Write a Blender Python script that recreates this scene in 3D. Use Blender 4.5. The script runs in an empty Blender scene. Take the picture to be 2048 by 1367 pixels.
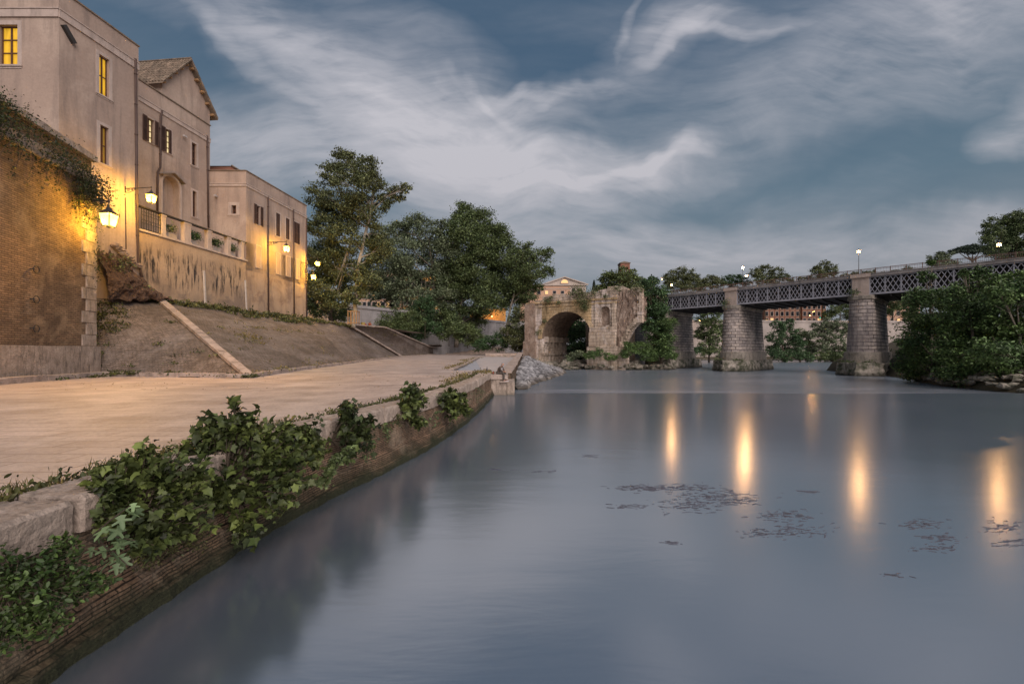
import bpy, math, random
import numpy as np
random.seed(7); rng = np.random.default_rng(7)
F = 853.33; H = 1.7
sc = bpy.context.scene
COL = sc.collection
V = lambda *a: np.array(a, float)

def P(px, py, Y):
    return V((px-1024)/F*Y, Y, H-(py-700)/F*Y)
def G(px, py, z=0.0):
    Y = (H-z)*F/(py-700)
    return P(px, py, Y)

class Plane:
    """vertical plane: origin, unit direction along it, normal to its visible side"""
    def __init__(s, ox, oy, dx, dy, flip=1):
        l = math.hypot(dx, dy); s.o = V(ox, oy); s.d = V(dx/l, dy/l); s.n = V(dy/l, -dx/l)*flip
    def uz(s, px, py):
        r = (px-1024)/F
        t = (r*s.o[1]-s.o[0])/(s.d[0]-r*s.d[1])
        Y = s.o[1]+s.d[1]*t
        return t, H+(700-py)/F*Y
    def w(s, u, z, off=0.0):
        q = s.o+s.d*u+s.n*off
        return V(q[0], q[1], z)
    def at(s, px, py, off=0.0):
        u, z = s.uz(px, py); return s.w(u, z, off)

# ------------------------------------------------------------------ materials
MATS = {}
def nd(nt, typ, **kw):
    n = nt.nodes.new(typ)
    for k, v in kw.items():
        if k.startswith('i_'):
            key = k[2:]; key = int(key) if key.isdigit() else key.replace('_', ' ')
            if isinstance(v, bpy.types.NodeSocket): nt.links.new(v, n.inputs[key])
            else: n.inputs[key].default_value = v
        else: setattr(n, k, v)
    return n
def c4(c): return (c[0], c[1], c[2], 1)
def ramp(nt, fac, stops):
    n = nt.nodes.new('ShaderNodeValToRGB'); nt.links.new(fac, n.inputs[0])
    e = n.color_ramp.elements
    while len(e) < len(stops): e.new(0.5)
    for i, (p, c) in enumerate(stops):
        e[i].position = p; e[i].color = c4(c) if isinstance(c, (tuple, list)) else (c, c, c, 1)
    return n.outputs[0]
def mixc(nt, fac, a, b, mode='MIX'):
    n = nt.nodes.new('ShaderNodeMix'); n.data_type = 'RGBA'; n.blend_type = mode
    for s, v in ((n.inputs[0], fac), (n.inputs[6], a), (n.inputs[7], b)):
        if isinstance(v, bpy.types.NodeSocket): nt.links.new(v, s)
        elif isinstance(v, (tuple, list)): s.default_value = c4(v)
        else: s.default_value = v
    return n.outputs[2]
def noise(nt, vec, scale, detail=6, rough=.6, dist=0):
    n = nd(nt, 'ShaderNodeTexNoise', i_Scale=scale, i_Detail=detail, i_Roughness=rough, i_Distortion=dist)
    nt.links.new(vec, n.inputs['Vector']); return n.outputs[0]
def mapv(nt, vec, scale=(1,1,1), rot=(0,0,0), loc=(0,0,0)):
    n = nd(nt, 'ShaderNodeMapping', i_Scale=scale, i_Rotation=rot, i_Location=loc)
    nt.links.new(vec, n.inputs['Vector']); return n.outputs[0]

def mat(name, c1, c2=None, scale=2.0, rough=.85, bump=.3, stain=None, stain_amt=.5, stain_scale=(1,1,1), stain_th=(.48, .68), stain_z=None,
        fine=None, brick=None, brick_mix=1.0, patch=None, patch_amt=.55, patch_scale=.5, island=0.0, spec=.3,
        low=None, low_z=None, bscale=None, metallic=0.0, trans=0.0):
    m = bpy.data.materials.new(name); m.use_nodes = True; nt = m.node_tree
    b = nt.nodes['Principled BSDF']
    geo = nd(nt, 'ShaderNodeNewGeometry'); pos = geo.outputs['Position']
    c2 = c2 or tuple(x*.7 for x in c1)
    f = ramp(nt, noise(nt, pos, scale), [(.3, 0.0), (.7, 1.0)])
    col = mixc(nt, f, c1, c2)
    hsrc = noise(nt, pos, bscale or scale*6, 8, .65)
    if brick:
        uv = nd(nt, 'ShaderNodeUVMap').outputs[0]
        wv = noise(nt, uv, 3.0, 2)
        uvd = nd(nt, 'ShaderNodeVectorMath', operation='MULTIPLY_ADD')
        nt.links.new(nd(nt, 'ShaderNodeTexNoise', i_Scale=1.3).outputs[1], uvd.inputs[0])
        uvd.inputs[1].default_value = (brick.get('wob', .01),)*3; nt.links.new(uv, uvd.inputs[2])
        bt = nd(nt, 'ShaderNodeTexBrick', i_Scale=1.0, i_Mortar_Size=brick['m'], i_Mortar_Smooth=.3, i_Bias=0.0,
                i_Brick_Width=brick['w'], i_Row_Height=brick['h'])
        bt.offset = brick.get('off', .5); bt.squash = 1
        nt.links.new(uvd.outputs[0], bt.inputs['Vector'])
        bt.inputs['Color1'].default_value = c4(brick['a']); bt.inputs['Color2'].default_value = c4(brick['b'])
        bt.inputs['Mortar'].default_value = c4(brick['mc'])
        vn = ramp(nt, noise(nt, pos, scale*.8), [(.25, 0.55), (.75, 1.25)])
        bc = mixc(nt, 1.0, bt.outputs[0], vn, 'MULTIPLY')
        col = mixc(nt, brick_mix, col, bc)
        mi = nd(nt, 'ShaderNodeMath', operation='MULTIPLY_ADD', i_1=-1.6*brick_mix, i_2=1.0)
        nt.links.new(bt.outputs['Fac'], mi.inputs[0])
        ad = nd(nt, 'ShaderNodeMath', operation='ADD'); nt.links.new(mi.outputs[0], ad.inputs[0]); nt.links.new(hsrc, ad.inputs[1])
        hsrc = ad.outputs[0]
    if patch:
        pf = ramp(nt, noise(nt, pos, patch_scale, 9, .68, .6), [(.5, 0.0), (.62, 1.0)])
        pm = nd(nt, 'ShaderNodeMath', operation='MULTIPLY', i_1=patch_amt); nt.links.new(pf, pm.inputs[0])
        col = mixc(nt, pm.outputs[0], col, patch)
    if stain:
        sf = ramp(nt, noise(nt, mapv(nt, pos, stain_scale), 1.0, 8, .7, .3), [(stain_th[0], 0.0), (stain_th[1], 1.0)])
        sm = nd(nt, 'ShaderNodeMath', operation='MULTIPLY', i_1=stain_amt); nt.links.new(sf, sm.inputs[0])
        so_ = sm.outputs[0]
        if stain_z:   # streaks hang in a broken band below the top of the wall
            sz = nd(nt, 'ShaderNodeSeparateXYZ'); nt.links.new(pos, sz.inputs[0])
            wz = nd(nt, 'ShaderNodeMath', operation='MULTIPLY_ADD', i_1=3.0); nt.links.new(noise(nt, pos, .35, 4), wz.inputs[0]); nt.links.new(sz.outputs[2], wz.inputs[2])
            bz = ramp(nt, nd(nt, 'ShaderNodeMapRange', i_Value=wz.outputs[0], i_From_Min=stain_z[0], i_From_Max=stain_z[1]).outputs[0], [(0.0, .12), (.3, 1.0), (.75, 1.0), (1.0, 0.05)])
            mz = nd(nt, 'ShaderNodeMath', operation='MULTIPLY'); nt.links.new(so_, mz.inputs[0]); nt.links.new(bz, mz.inputs[1]); so_ = mz.outputs[0]
        col = mixc(nt, so_, col, stain)
    if low:   # moss / damp band of its own colour near the water or the ground
        sx = nd(nt, 'ShaderNodeSeparateXYZ'); nt.links.new(pos, sx.inputs[0])
        nz = nd(nt, 'ShaderNodeMath', operation='MULTIPLY_ADD', i_1=low_z[2]); nt.links.new(noise(nt, pos, 1.7, 6), nz.inputs[0]); nt.links.new(sx.outputs[2], nz.inputs[2])
        mr = nd(nt, 'ShaderNodeMapRange', i_From_Min=low_z[0], i_From_Max=low_z[1], i_To_Min=1.0, i_To_Max=0.0); nt.links.new(nz.outputs[0], mr.inputs[0])
        col = mixc(nt, mr.outputs[0], col, low)
    if fine:
        ff = ramp(nt, noise(nt, pos, fine[0], 6, .7), [(.3, 1-fine[1]), (.7, 1+fine[1])])
        col = mixc(nt, 1.0, col, ff, 'MULTIPLY')
    if island:
        ri = ramp(nt, geo.outputs['Random Per Island'], [(0.0, 1-island), (1.0, 1+island)])
        col = mixc(nt, 1.0, col, ri, 'MULTIPLY')
    nt.links.new(col, b.inputs['Base Color'])
    b.inputs['Roughness'].default_value = rough; b.inputs['Specular IOR Level'].default_value = spec
    b.inputs['Metallic'].default_value = metallic
    if trans: b.inputs['Transmission Weight'].default_value = trans
    if bump:
        bn = nd(nt, 'ShaderNodeBump', i_Strength=min(1, bump), i_Distance=.05 if bump < 1 else .05*bump)
        nt.links.new(hsrc, bn.inputs['Height']); nt.links.new(bn.outputs[0], b.inputs['Normal'])
    MATS[name] = m; return m

def leafmat(name, a, b_, dark=.45, sc_=.35):
    m = bpy.data.materials.new(name); m.use_nodes = True; nt = m.node_tree
    b = nt.nodes['Principled BSDF']
    geo = nd(nt, 'ShaderNodeNewGeometry')
    f = ramp(nt, noise(nt, geo.outputs['Position'], sc_, 3), [(.35, 0.0), (.65, 1.0)])
    col = mixc(nt, f, a, b_)
    ri = ramp(nt, geo.outputs['Random Per Island'], [(0.0, dark), (.7, 1.0), (1.0, 1.9)])
    col = mixc(nt, 1.0, col, ri, 'MULTIPLY')
    nt.links.new(col, b.inputs['Base Color'])
    b.inputs['Roughness'].default_value = .55; b.inputs['Specular IOR Level'].default_value = .35
    MATS[name] = m; return m

def emat(name, c, s, var=None):
    m = bpy.data.materials.new(name); m.use_nodes = True; nt = m.node_tree
    b = nt.nodes['Principled BSDF']; b.inputs['Base Color'].default_value = c4(tuple(x*.4 for x in c))
    b.inputs['Emission Strength'].default_value = s
    b.inputs['Emission Color'].default_value = c4(c)
    if var:
        uv = nd(nt, 'ShaderNodeUVMap').outputs[0]
        f = noise(nt, mapv(nt, uv, var), 1.0, 3)
        nt.links.new(mixc(nt, ramp(nt, f, [(.35, 0.0), (.6, 1.0)]), tuple(x*.45 for x in c), c), b.inputs['Emission Color'])
    MATS[name] = m; return m

# ------------------------------------------------------------------ mesh helpers
class MB:
    def __init__(s): s.v = []; s.f = []; s.m = []
    def add(s, vs, fs, mi=0):
        o = len(s.v); s.v += [tuple(map(float, q)) for q in vs]
        for f in fs: s.f.append(tuple(i+o for i in f)); s.m.append(mi)
    def quad(s, a, b, c, d, mi=0): s.add([a, b, c, d], [(0, 1, 2, 3)], mi)
    def box(s, c, size, ang=0.0, mi=0, tilt=None):
        x, y, z = [q/2 for q in size]; ca, sa = math.cos(ang), math.sin(ang)
        vs = []
        for dx, dy, dz in ((-1,-1,-1),(1,-1,-1),(1,1,-1),(-1,1,-1),(-1,-1,1),(1,-1,1),(1,1,1),(-1,1,1)):
            a, b, d = dx*x, dy*y, dz*z
            vs.append((c[0]+a*ca-b*sa, c[1]+a*sa+b*ca, c[2]+d))
        s.add(vs, [(3,2,1,0),(4,5,6,7),(0,1,5,4),(1,2,6,5),(2,3,7,6),(3,0,4,7)], mi)
    def pbox(s, pl, u0, u1, z0, z1, o0, o1, mi=0):
        q = [pl.w(u, z, o) for z in (z0, z1) for (u, o) in ((u0, o0), (u1, o0), (u1, o1), (u0, o1))]
        s.add(q, [(3,2,1,0),(4,5,6,7),(0,1,5,4),(1,2,6,5),(2,3,7,6),(3,0,4,7)], mi)
    def bar(s, a, b, w, h=None, mi=0):
        """rectangular bar between two points"""
        a, b = np.array(a, float), np.array(b, float); h = h or w
        d = b-a; d /= np.linalg.norm(d)+1e-9
        up = V(0, 0, 1) if abs(d[2]) < .95 else V(0, 1, 0)
        r = np.cross(d, up); r /= np.linalg.norm(r); q = np.cross(r, d)
        vs = [e+r*i*w/2+q*j*h/2 for e in (a, b) for i, j in ((-1,-1),(1,-1),(1,1),(-1,1))]
        s.add(vs, [(3,2,1,0),(4,5,6,7),(0,1,5,4),(1,2,6,5),(2,3,7,6),(3,0,4,7)], mi)
    def tube(s, pts, rad, n=7, mi=0, cap=True):
        pts = [np.array(p, float) for p in pts]
        if not hasattr(rad, '__len__'): rad = [rad]*len(pts)
        rings = []
        for i, p in enumerate(pts):
            d = pts[min(i+1, len(pts)-1)]-pts[max(i-1, 0)]; d /= np.linalg.norm(d)+1e-9
            up = V(0, 0, 1) if abs(d[2]) < .9 else V(1, 0, 0)
            r = np.cross(d, up); r /= np.linalg.norm(r); q = np.cross(r, d)
            rings += [p+rad[i]*(r*math.cos(2*math.pi*k/n)+q*math.sin(2*math.pi*k/n)) for k in range(n)]
        fs = []
        for i in range(len(pts)-1):
            for k in range(n):
                fs.append((i*n+k, i*n+(k+1) % n, (i+1)*n+(k+1) % n, (i+1)*n+k))
        if cap: fs += [tuple(range(n-1, -1, -1)), tuple((len(pts)-1)*n+k for k in range(n))]
        s.add(rings, fs, mi)
    def lathe(s, c, prof, n=10, mi=0):
        vs = [(c[0]+r*math.cos(2*math.pi*k/n), c[1]+r*math.sin(2*math.pi*k/n), c[2]+z) for r, z in prof for k in range(n)]
        fs = [(i*n+k, i*n+(k+1) % n, (i+1)*n+(k+1) % n, (i+1)*n+k) for i in range(len(prof)-1) for k in range(n)]
        fs += [tuple(range(n-1, -1, -1)), tuple((len(prof)-1)*n+k for k in range(n))]
        s.add(vs, fs, mi)
    def grid(s, fn, nu, nv, mi=0):
        vs = [fn(i/nu, j/nv) for j in range(nv+1) for i in range(nu+1)]
        s.add(vs, [(j*(nu+1)+i, j*(nu+1)+i+1, (j+1)*(nu+1)+i+1, (j+1)*(nu+1)+i) for j in range(nv) for i in range(nu)], mi)
    def rock(s, c, r, sq=(1, 1, .7), jit=.25, mi=0):
        t = (1+5**.5)/2
        vs = np.array([(-1,t,0),(1,t,0),(-1,-t,0),(1,-t,0),(0,-1,t),(0,1,t),(0,-1,-t),(0,1,-t),(t,0,-1),(t,0,1),(-t,0,-1),(-t,0,1)])/1.9
        fs = [(0,11,5),(0,5,1),(0,1,7),(0,7,10),(0,10,11),(1,5,9),(5,11,4),(11,10,2),(10,7,6),(7,1,8),(3,9,4),(3,4,2),(3,2,6),(3,6,8),(3,8,9),(4,9,5),(2,4,11),(6,2,10),(8,6,7),(9,8,1)]
        vs = vs*(1+rng.uniform(-jit, jit, (12, 1)))
        a = rng.uniform(0, 6.28); R = np.array([[math.cos(a), -math.sin(a), 0], [math.sin(a), math.cos(a), 0], [0, 0, 1]])
        vs = (vs*np.array(sq))@R.T*r+np.array(c)
        s.add(vs, fs, mi)
    def build(s, name, mats, parent=None, smooth=False, uv=None):
        me = bpy.data.meshes.new(name); off = wloc(parent)
        vs = [(a-off[0], b-off[1], c-off[2]) for a, b, c in s.v] if parent else s.v
        me.from_pydata(vs, [], s.f)
        if not isinstance(mats, (list, tuple)): mats = [mats]
        for m in mats: me.materials.append(MATS[m])
        if len(mats) > 1: me.polygons.foreach_set('material_index', s.m)
        if smooth: me.polygons.foreach_set('use_smooth', [True]*len(me.polygons))
        me.validate(); me.update(); metre_uv(me)
        if uv: # uv given by a function of world position
            lv = [0]*len(me.loops); me.loops.foreach_get('vertex_index', lv); d_ = me.uv_layers[0].data
            d_.foreach_set('uv', [c for i in lv for c in uv(s.v[i])])
        o = bpy.data.objects.new(name, me); COL.objects.link(o)
        if parent: o.parent = parent
        return o
def wloc(o):
    q = V(0, 0, 0)
    while o: q = q+np.array(o.location); o = o.parent
    return q
def metre_uv(me, mode=None):
    uv = me.uv_layers.new(name='UVMap'); n = len(me.loops)
    co = np.empty(len(me.vertices)*3); me.vertices.foreach_get('co', co); co = co.reshape(-1, 3)
    li = np.empty(n, int); me.loops.foreach_get('vertex_index', li)
    pn = np.empty(len(me.polygons)*3); me.polygons.foreach_get('normal', pn); pn = pn.reshape(-1, 3)
    lt = np.empty(len(me.polygons), int); me.polygons.foreach_get('loop_total', lt)
    nn = np.repeat(pn, lt, axis=0)
    if len(nn) != n: return
    flat = np.abs(nn[:, 2]) > .9
    t = np.stack([-nn[:, 1], nn[:, 0], np.zeros(n)], 1); t[flat] = (1, 0, 0)
    t /= np.linalg.norm(t, axis=1, keepdims=True)+1e-9
    b = np.cross(nn, t); p = co[li]
    out = np.stack([(p*t).sum(1), (p*b).sum(1)], 1)
    uv.data.foreach_set('uv', out.ravel())

def tag(o, label=None, cat=None, group=None, kind=None):
    if label: o['label'] = label
    if cat: o['category'] = cat
    if group: o['group'] = group
    if kind: o['kind'] = kind
    return o
def thing(name, loc, label, cat, group=None, kind=None, rz=0.0):
    o = bpy.data.objects.new(name, None); COL.objects.link(o); o.location = tuple(map(float, loc)); o.rotation_euler.z = rz
    o.empty_display_size = .2
    return tag(o, label, cat, group, kind)
def struct(mb, name, m, smooth=False):
    return tag(mb.build(name, m, smooth=smooth), kind='structure')
def copy_tree(o, parent=None):
    c = o.copy(); COL.objects.link(c); c.parent = parent
    for ch in [q for q in list(bpy.data.objects) if q.parent == o]: copy_tree(ch, c)
    return c

# leaves: many small leaf-shaped faces in one mesh
LOBED = (np.array([(0,-.08,0),(.32,-.12,.03),(.31,.1,.05),(.5,.27,-.04),(.3,.4,.05),(.17,.6,.03),(0,.92,-.1),(-.17,.6,.03),(-.3,.4,.05),(-.5,.27,-.04),(-.31,.1,.05),(-.32,-.12,.03),(0,.25,-.03)]),
         [(12,i,(i+1) % 12) for i in range(12)])
FIG = (np.array([(0,-.1,0),(.3,0,.03),(.16,.22,.02),(.5,.36,0),(.5,.5,0),(.14,.42,.03),(.12,.8,0),(0,.95,-.05),(-.12,.8,0),(-.14,.42,.03),(-.5,.5,0),(-.5,.36,0),(-.16,.22,.02),(-.3,0,.03),(0,.25,-.04)]),
       [(14,i,(i+1) % 14) for i in range(14)])
RHOMB = (np.array([(0,-.5,0),(.34,.02,.1),(0,.5,0),(-.34,.02,.1)]), [(0,1,2),(0,2,3)])
OVAL = (np.array([(0,-.5,0),(.22,-.2,.05),(.22,.2,.05),(0,.5,-.05),(-.22,.2,.05),(-.22,-.2,.05)]), [(0,1,2,3),(0,3,4,5)])
BLADE = (np.array([(-.04,0,0),(.04,0,0),(.025,.5,.05),(0,1,.2)]), [(0,1,2),(0,2,3)])
def leaf_obj(name, m, centers, sizes, parent=None, tpl=RHOMB, up=.35, axis=None, spread=1.0):
    N = len(centers); off = wloc(parent); centers = np.asarray(centers)-off
    nrm = rng.normal(size=(N, 3)); nrm[:, 2] = np.abs(nrm[:, 2])*(.6)+up; nrm /= np.linalg.norm(nrm, axis=1, keepdims=True)
    if axis is not None:
        ax = np.asarray(axis)+rng.normal(size=(N, 3))*spread
    else: ax = rng.normal(size=(N, 3))
    ax -= (ax*nrm).sum(1, keepdims=True)*nrm; ax /= np.linalg.norm(ax, axis=1, keepdims=True)+1e-9
    sd = np.cross(ax, nrm)
    tv, tf = tpl; k = len(tv); s = np.asarray(sizes).reshape(-1, 1, 1)
    vs = centers[:, None, :]+s*(tv[None, :, 0:1]*sd[:, None, :]+tv[None, :, 1:2]*ax[:, None, :]+tv[None, :, 2:3]*nrm[:, None, :])
    vs = vs.reshape(-1, 3)
    fl = [len(f) for f in tf]; flat = np.concatenate([np.array(f) for f in tf])
    idx = (flat[None, :]+(np.arange(N)*k)[:, None]).ravel()
    tot = np.tile(fl, N); start = np.concatenate([[0], np.cumsum(tot)[:-1]])
    me = bpy.data.meshes.new(name)
    me.vertices.add(len(vs)); me.vertices.foreach_set('co', vs.ravel())
    me.loops.add(len(idx)); me.loops.foreach_set('vertex_index', idx.astype(np.int32))
    me.polygons.add(len(tot)); me.polygons.foreach_set('loop_start', start.astype(np.int32)); me.polygons.foreach_set('loop_total', tot.astype(np.int32))
    me.update(calc_edges=True); me.materials.append(MATS[m])
    o = bpy.data.objects.new(name, me); COL.objects.link(o)
    if parent: o.parent = parent
    return o

def clumps(blobs, leaf, dens=1.0, shell=.55, sub=.3):
    """leaf centres for a list of (centre, radius): sub-clumps spread through each blob with gaps between"""
    out = []
    for c, r in blobs:
        rr = np.array(r if hasattr(r, '__len__') else (r, r, r*.85)); R = rr.mean()
        m = 30
        d = rng.normal(size=(m, 3)); d /= np.linalg.norm(d, axis=1, keepdims=True)
        rad = rng.uniform(shell, 1.0, (m, 1))
        cc = np.array(c)+d*rad*rr
        k = max(10, int(dens*5.0*(sub*R/leaf)**2))
        q = rng.normal(size=(m, k, 3))*np.array([1, 1, .6])*sub*R*.62*rng.uniform(.6, 1.2, (m, 1, 1))
        out.append((cc[:, None, :]+q).reshape(-1, 3))
    return np.concatenate(out)

def tree(name, label, px, pybase, Y, blobs, leaf=.45, dens=1.0, m='leaf_plane', bark='bark_pale', tr=.45, group=None, cat='tree',
         trunk=None, depth=1.0, sub=.36, shell=.5, limbs=True, zbase=None, leaf_name='crown', tpl=RHOMB):
    base = P(px, pybase, Y)
    if zbase is not None: base[2] = zbase
    t = thing(name, base, label, cat, group)
    bl = []
    for b in blobs:
        bx, by, r = b[:3]; dy = b[3] if len(b) > 3 else rng.uniform(-1, 1)*depth*r*Y/F
        yy = Y+dy; c = P(bx, by, yy); R = r*1.14*yy/F
        bl.append((c, (R, R*1.0, R*.85)))
    tm = MB()
    path = [P(a, b, Y) for a, b in (trunk or [(px, (pybase+min(b[1] for b in blobs))/2)])]
    pts = [base-V(0, 0, .3)]+path
    n = len(pts); rad = [tr*(1.25 if i == 0 else 1-.75*i/(n)) for i in range(n)]
    pp = []; rd = []
    for i in range(n-1):
        for k in range(4):
            f = k/4; q = pts[i]*(1-f)+pts[i+1]*f
            if i or k: q = q+rng.normal(size=3)*tr*.18*V(1, 1, .2)
            pp.append(q); rd.append(rad[i]*(1-f)+rad[i+1]*f)
    pp.append(pts[-1]); rd.append(rad[-1])
    tm.tube(pp, rd, 9)
    if limbs:
        for c, r in bl:
            cand = [q for q in pp[len(pp)//4:] if q[2] < c[2]-.0*r[0]] or [pp[-1]]
            q0 = min(cand, key=lambda q: np.linalg.norm(q-c)+1.2*abs((c[2]-q[2])-.7*np.linalg.norm((q-c)[:2])))
            mid = (q0*.5+c*.5)+V(0, 0, .08*np.linalg.norm(c-q0))+rng.normal(size=3)*.15*r[0]
            tm.tube([q0, q0*.55+mid*.45, mid, c], [tr*.42, tr*.33, tr*.22, tr*.1], 6)
            for _ in range(5):
                d = rng.normal(size=3); d /= np.linalg.norm(d)
                e = c+d*r[0]*.8
                tm.tube([mid, (mid+e)/2+rng.normal(size=3)*.1*r[0], e], [tr*.16, tr*.09, tr*.03], 5)
    tm.build('trunk', bark, t, smooth=True)
    pts_ = clumps(bl, leaf, dens, shell, sub)
    leaf_obj(leaf_name, m, pts_, rng.uniform(.6, 1.3, len(pts_))*leaf, t, tpl=tpl)
    return t
# ------------------------------------------------------------------ material set
mat('stucco', (.42,.315,.255), (.32,.24,.2), .3, .9, .2, stain=(.17,.135,.12), stain_amt=.65, stain_scale=(.9,.9,.1), patch=(.5,.39,.32), patch_amt=.6, patch_scale=.16, fine=(6, .1))
mat('stucco_warm', (.41,.28,.2), (.34,.23,.165), .4, .9, .15, stain=(.17,.13,.11), stain_amt=.55, stain_scale=(.7,.7,.1), patch=(.47,.35,.26), patch_amt=.5, patch_scale=.3, fine=(9, .08))
mat('stucco_damp', (.47,.34,.23), (.33,.235,.165), .5, .95, .6, stain=(.035,.03,.03), stain_amt=1.0, stain_scale=(3.0,3.0,.35), stain_th=(.49,.58), stain_z=(9.0,12.8), patch=(.17,.13,.11), patch_amt=.8, patch_scale=.3, fine=(8, .16), low=(.24,.185,.15), low_z=(5.5, 9.6, 3.0))
mat('stucco_base', (.44,.32,.23), (.34,.25,.18), .5, .95, .35, low=(.2,.13,.1), low_z=(5.6, 7.6, 2.6), stain=(.16,.12,.1), stain_amt=.6, stain_scale=(.9,.9,.2), patch=(.23,.15,.11), patch_amt=.7, patch_scale=.5, fine=(8, .1))
mat('stone_trim', (.5,.4,.35), (.4,.32,.28), 1.2, .85, .2, stain=(.16,.13,.12), stain_amt=.4, stain_scale=(2,2,.4), fine=(12, .08))
mat('travertine', (.46,.37,.31), (.29,.23,.19), 1.6, .9, 1.3, stain=(.1,.08,.065), stain_amt=.8, stain_scale=(4.5,4.5,1.1), patch=(.55,.45,.39), patch_amt=.5, patch_scale=1.2, fine=(14, .25), low=(.07,.065,.045), low_z=(-1.7, -.9, .5))
mat('travertine_kerb', (.46,.37,.32), (.3,.24,.21), 1.5, .9, .6, stain=(.12,.1,.08), stain_amt=.55, stain_scale=(1.5,1.5,1.5), fine=(10, .2))
mat('wood', (.33,.2,.1), (.22,.13,.07), 3, .75, .2)
mat('brick_wall', (.3,.18,.1), None, .35, .95, 1.0, stain=(.1,.065,.045), stain_amt=.75, stain_scale=(.4,.4,.22), patch=(.44,.31,.2), patch_amt=.6, patch_scale=.5,
    brick=dict(w=.4, h=.12, m=.018, mc=(.13,.085,.06), a=(.35,.225,.14), b=(.21,.14,.09), wob=.03), fine=(12, .2))
mat('brick_quay', (.3,.2,.13), None, 1.5, .95, 1.6, stain=(.05,.045,.03), stain_amt=.6, stain_scale=(1.5,1.5,1.0), patch=(.34,.27,.2), patch_amt=.55, patch_scale=1.3,
    brick=dict(w=.3, h=.048, m=.008, mc=(.05,.035,.025), a=(.33,.21,.135), b=(.2,.13,.085), wob=.03), fine=(22, .45), low=(.035,.038,.02), low_z=(-1.3, -.95, .55))
mat('pave', (.47,.38,.34), None, .5, .65, .5, stain=(.25,.2,.175), stain_amt=.5, stain_scale=(.45,.8,1), patch=(.56,.47,.43), patch_amt=.55, patch_scale=.28,
    brick=dict(w=1.15, h=.5, m=.016, mc=(.27,.21,.18), a=(.5,.405,.36), b=(.43,.345,.305), wob=.06), fine=(13, .2), spec=.35)
mat('slope', (.24,.195,.17), None, .25, .95, .9, stain=(.3,.26,.245), stain_amt=.55, stain_scale=(.5,.12,.9), patch=(.105,.082,.066), patch_amt=.75, patch_scale=.16,
    brick=dict(w=.3, h=.16, m=.022, mc=(.09,.07,.056), a=(.27,.215,.185), b=(.18,.145,.125), wob=.08), fine=(2.2, .3))
mat('earth', (.09,.075,.05), (.05,.045,.03), .4, 1, .5, fine=(3, .3))
mat('tuff', (.12,.075,.058), (.05,.034,.026), 1.2, 1, 1.5, stain=(.26,.17,.13), stain_amt=.5, stain_scale=(1.2,1.2,1.2), fine=(5, .35))
mat('concrete', (.42,.4,.41), (.3,.29,.3), .35, .9, .2, stain=(.12,.11,.11), stain_amt=.6, stain_scale=(.5,.5,.1), patch=(.4,.38,.38), patch_amt=.5, patch_scale=.3,
    brick=dict(w=2.2, h=.9, m=.02, mc=(.15,.14,.14), a=(.34,.32,.32), b=(.26,.25,.25)), brick_mix=.6)
mat('far_wall', (.5,.43,.4), (.38,.33,.31), .15, .9, .2, stain=(.16,.14,.13), stain_amt=.6, stain_scale=(.25,.25,.06), patch=(.45,.39,.36), patch_amt=.6, patch_scale=.1,
    brick=dict(w=2.4, h=.8, m=.03, mc=(.2,.17,.15), a=(.4,.34,.3), b=(.3,.26,.23)), brick_mix=.6)
mat('ruin', (.6,.5,.42), (.42,.33,.25), .3, .95, 1.2, stain=(.09,.07,.05), stain_amt=.85, stain_scale=(.9,.9,.16), patch=(.68,.6,.58), patch_amt=.75, patch_scale=.16,
    brick=dict(w=1.6, h=.7, m=.03, mc=(.14,.11,.09), a=(.62,.51,.42), b=(.42,.33,.26), wob=.12), brick_mix=.75, fine=(3, .18), low=(.12,.1,.07), low_z=(-2.5, .5, 2.5))
mat('ruin_ochre_lamplit', (.58,.42,.24), (.42,.3,.17), .3, .95, 1.2, stain=(.1,.075,.04), stain_amt=.85, stain_scale=(.9,.9,.16), patch=(.62,.52,.42), patch_amt=.6, patch_scale=.2,
    brick=dict(w=1.6, h=.7, m=.03, mc=(.15,.11,.07), a=(.58,.43,.26), b=(.43,.31,.18), wob=.12), brick_mix=.7, fine=(3, .18))  # ochre stone, with some golden lamplight put into its colour
mat('ruin_dark', (.33,.25,.2), (.2,.14,.11), .5, 1, 2.5, stain=(.48,.4,.35), stain_amt=.6, stain_scale=(.7,.7,.5), patch=(.1,.07,.055), patch_amt=.5, patch_scale=.5, fine=(3, .3))
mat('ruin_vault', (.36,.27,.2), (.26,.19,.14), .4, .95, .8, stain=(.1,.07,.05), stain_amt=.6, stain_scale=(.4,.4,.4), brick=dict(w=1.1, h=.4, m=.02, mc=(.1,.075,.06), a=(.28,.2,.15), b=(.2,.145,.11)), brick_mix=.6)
mat('pier', (.5,.43,.39), None, .3, .9, 2.0, stain=(.1,.09,.1), stain_amt=.75, stain_scale=(.45,.45,.06), patch=(.6,.51,.46), patch_amt=.5, patch_scale=.18,
    brick=dict(w=1.8, h=.62, m=.055, mc=(.03,.026,.025), a=(.52,.44,.39), b=(.31,.27,.26), wob=.02), fine=(3, .2))
mat('pier_base', (.38,.33,.28), (.22,.195,.17), .6, .95, .8, stain=(.05,.05,.04), stain_amt=.7, stain_scale=(.8,.8,.3), fine=(3, .25))
mat('rough_rock', (.42,.37,.32), (.05,.055,.035), .9, 1, 2, stain=(.03,.045,.015), stain_amt=.8, stain_scale=(.9,.9,.9), fine=(4, .4), low=(.018,.018,.014), low_z=(-2.5, -1.6, .4))
mat('rubble', (.27,.265,.27), (.16,.155,.165), .8, .95, .5, island=.6, low=(.09,.07,.05), low_z=(-2.4, -1.5, .5))
mat('gravel', (.36,.36,.38), (.26,.26,.28), 2, .95, .5, fine=(14, .3))
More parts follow.
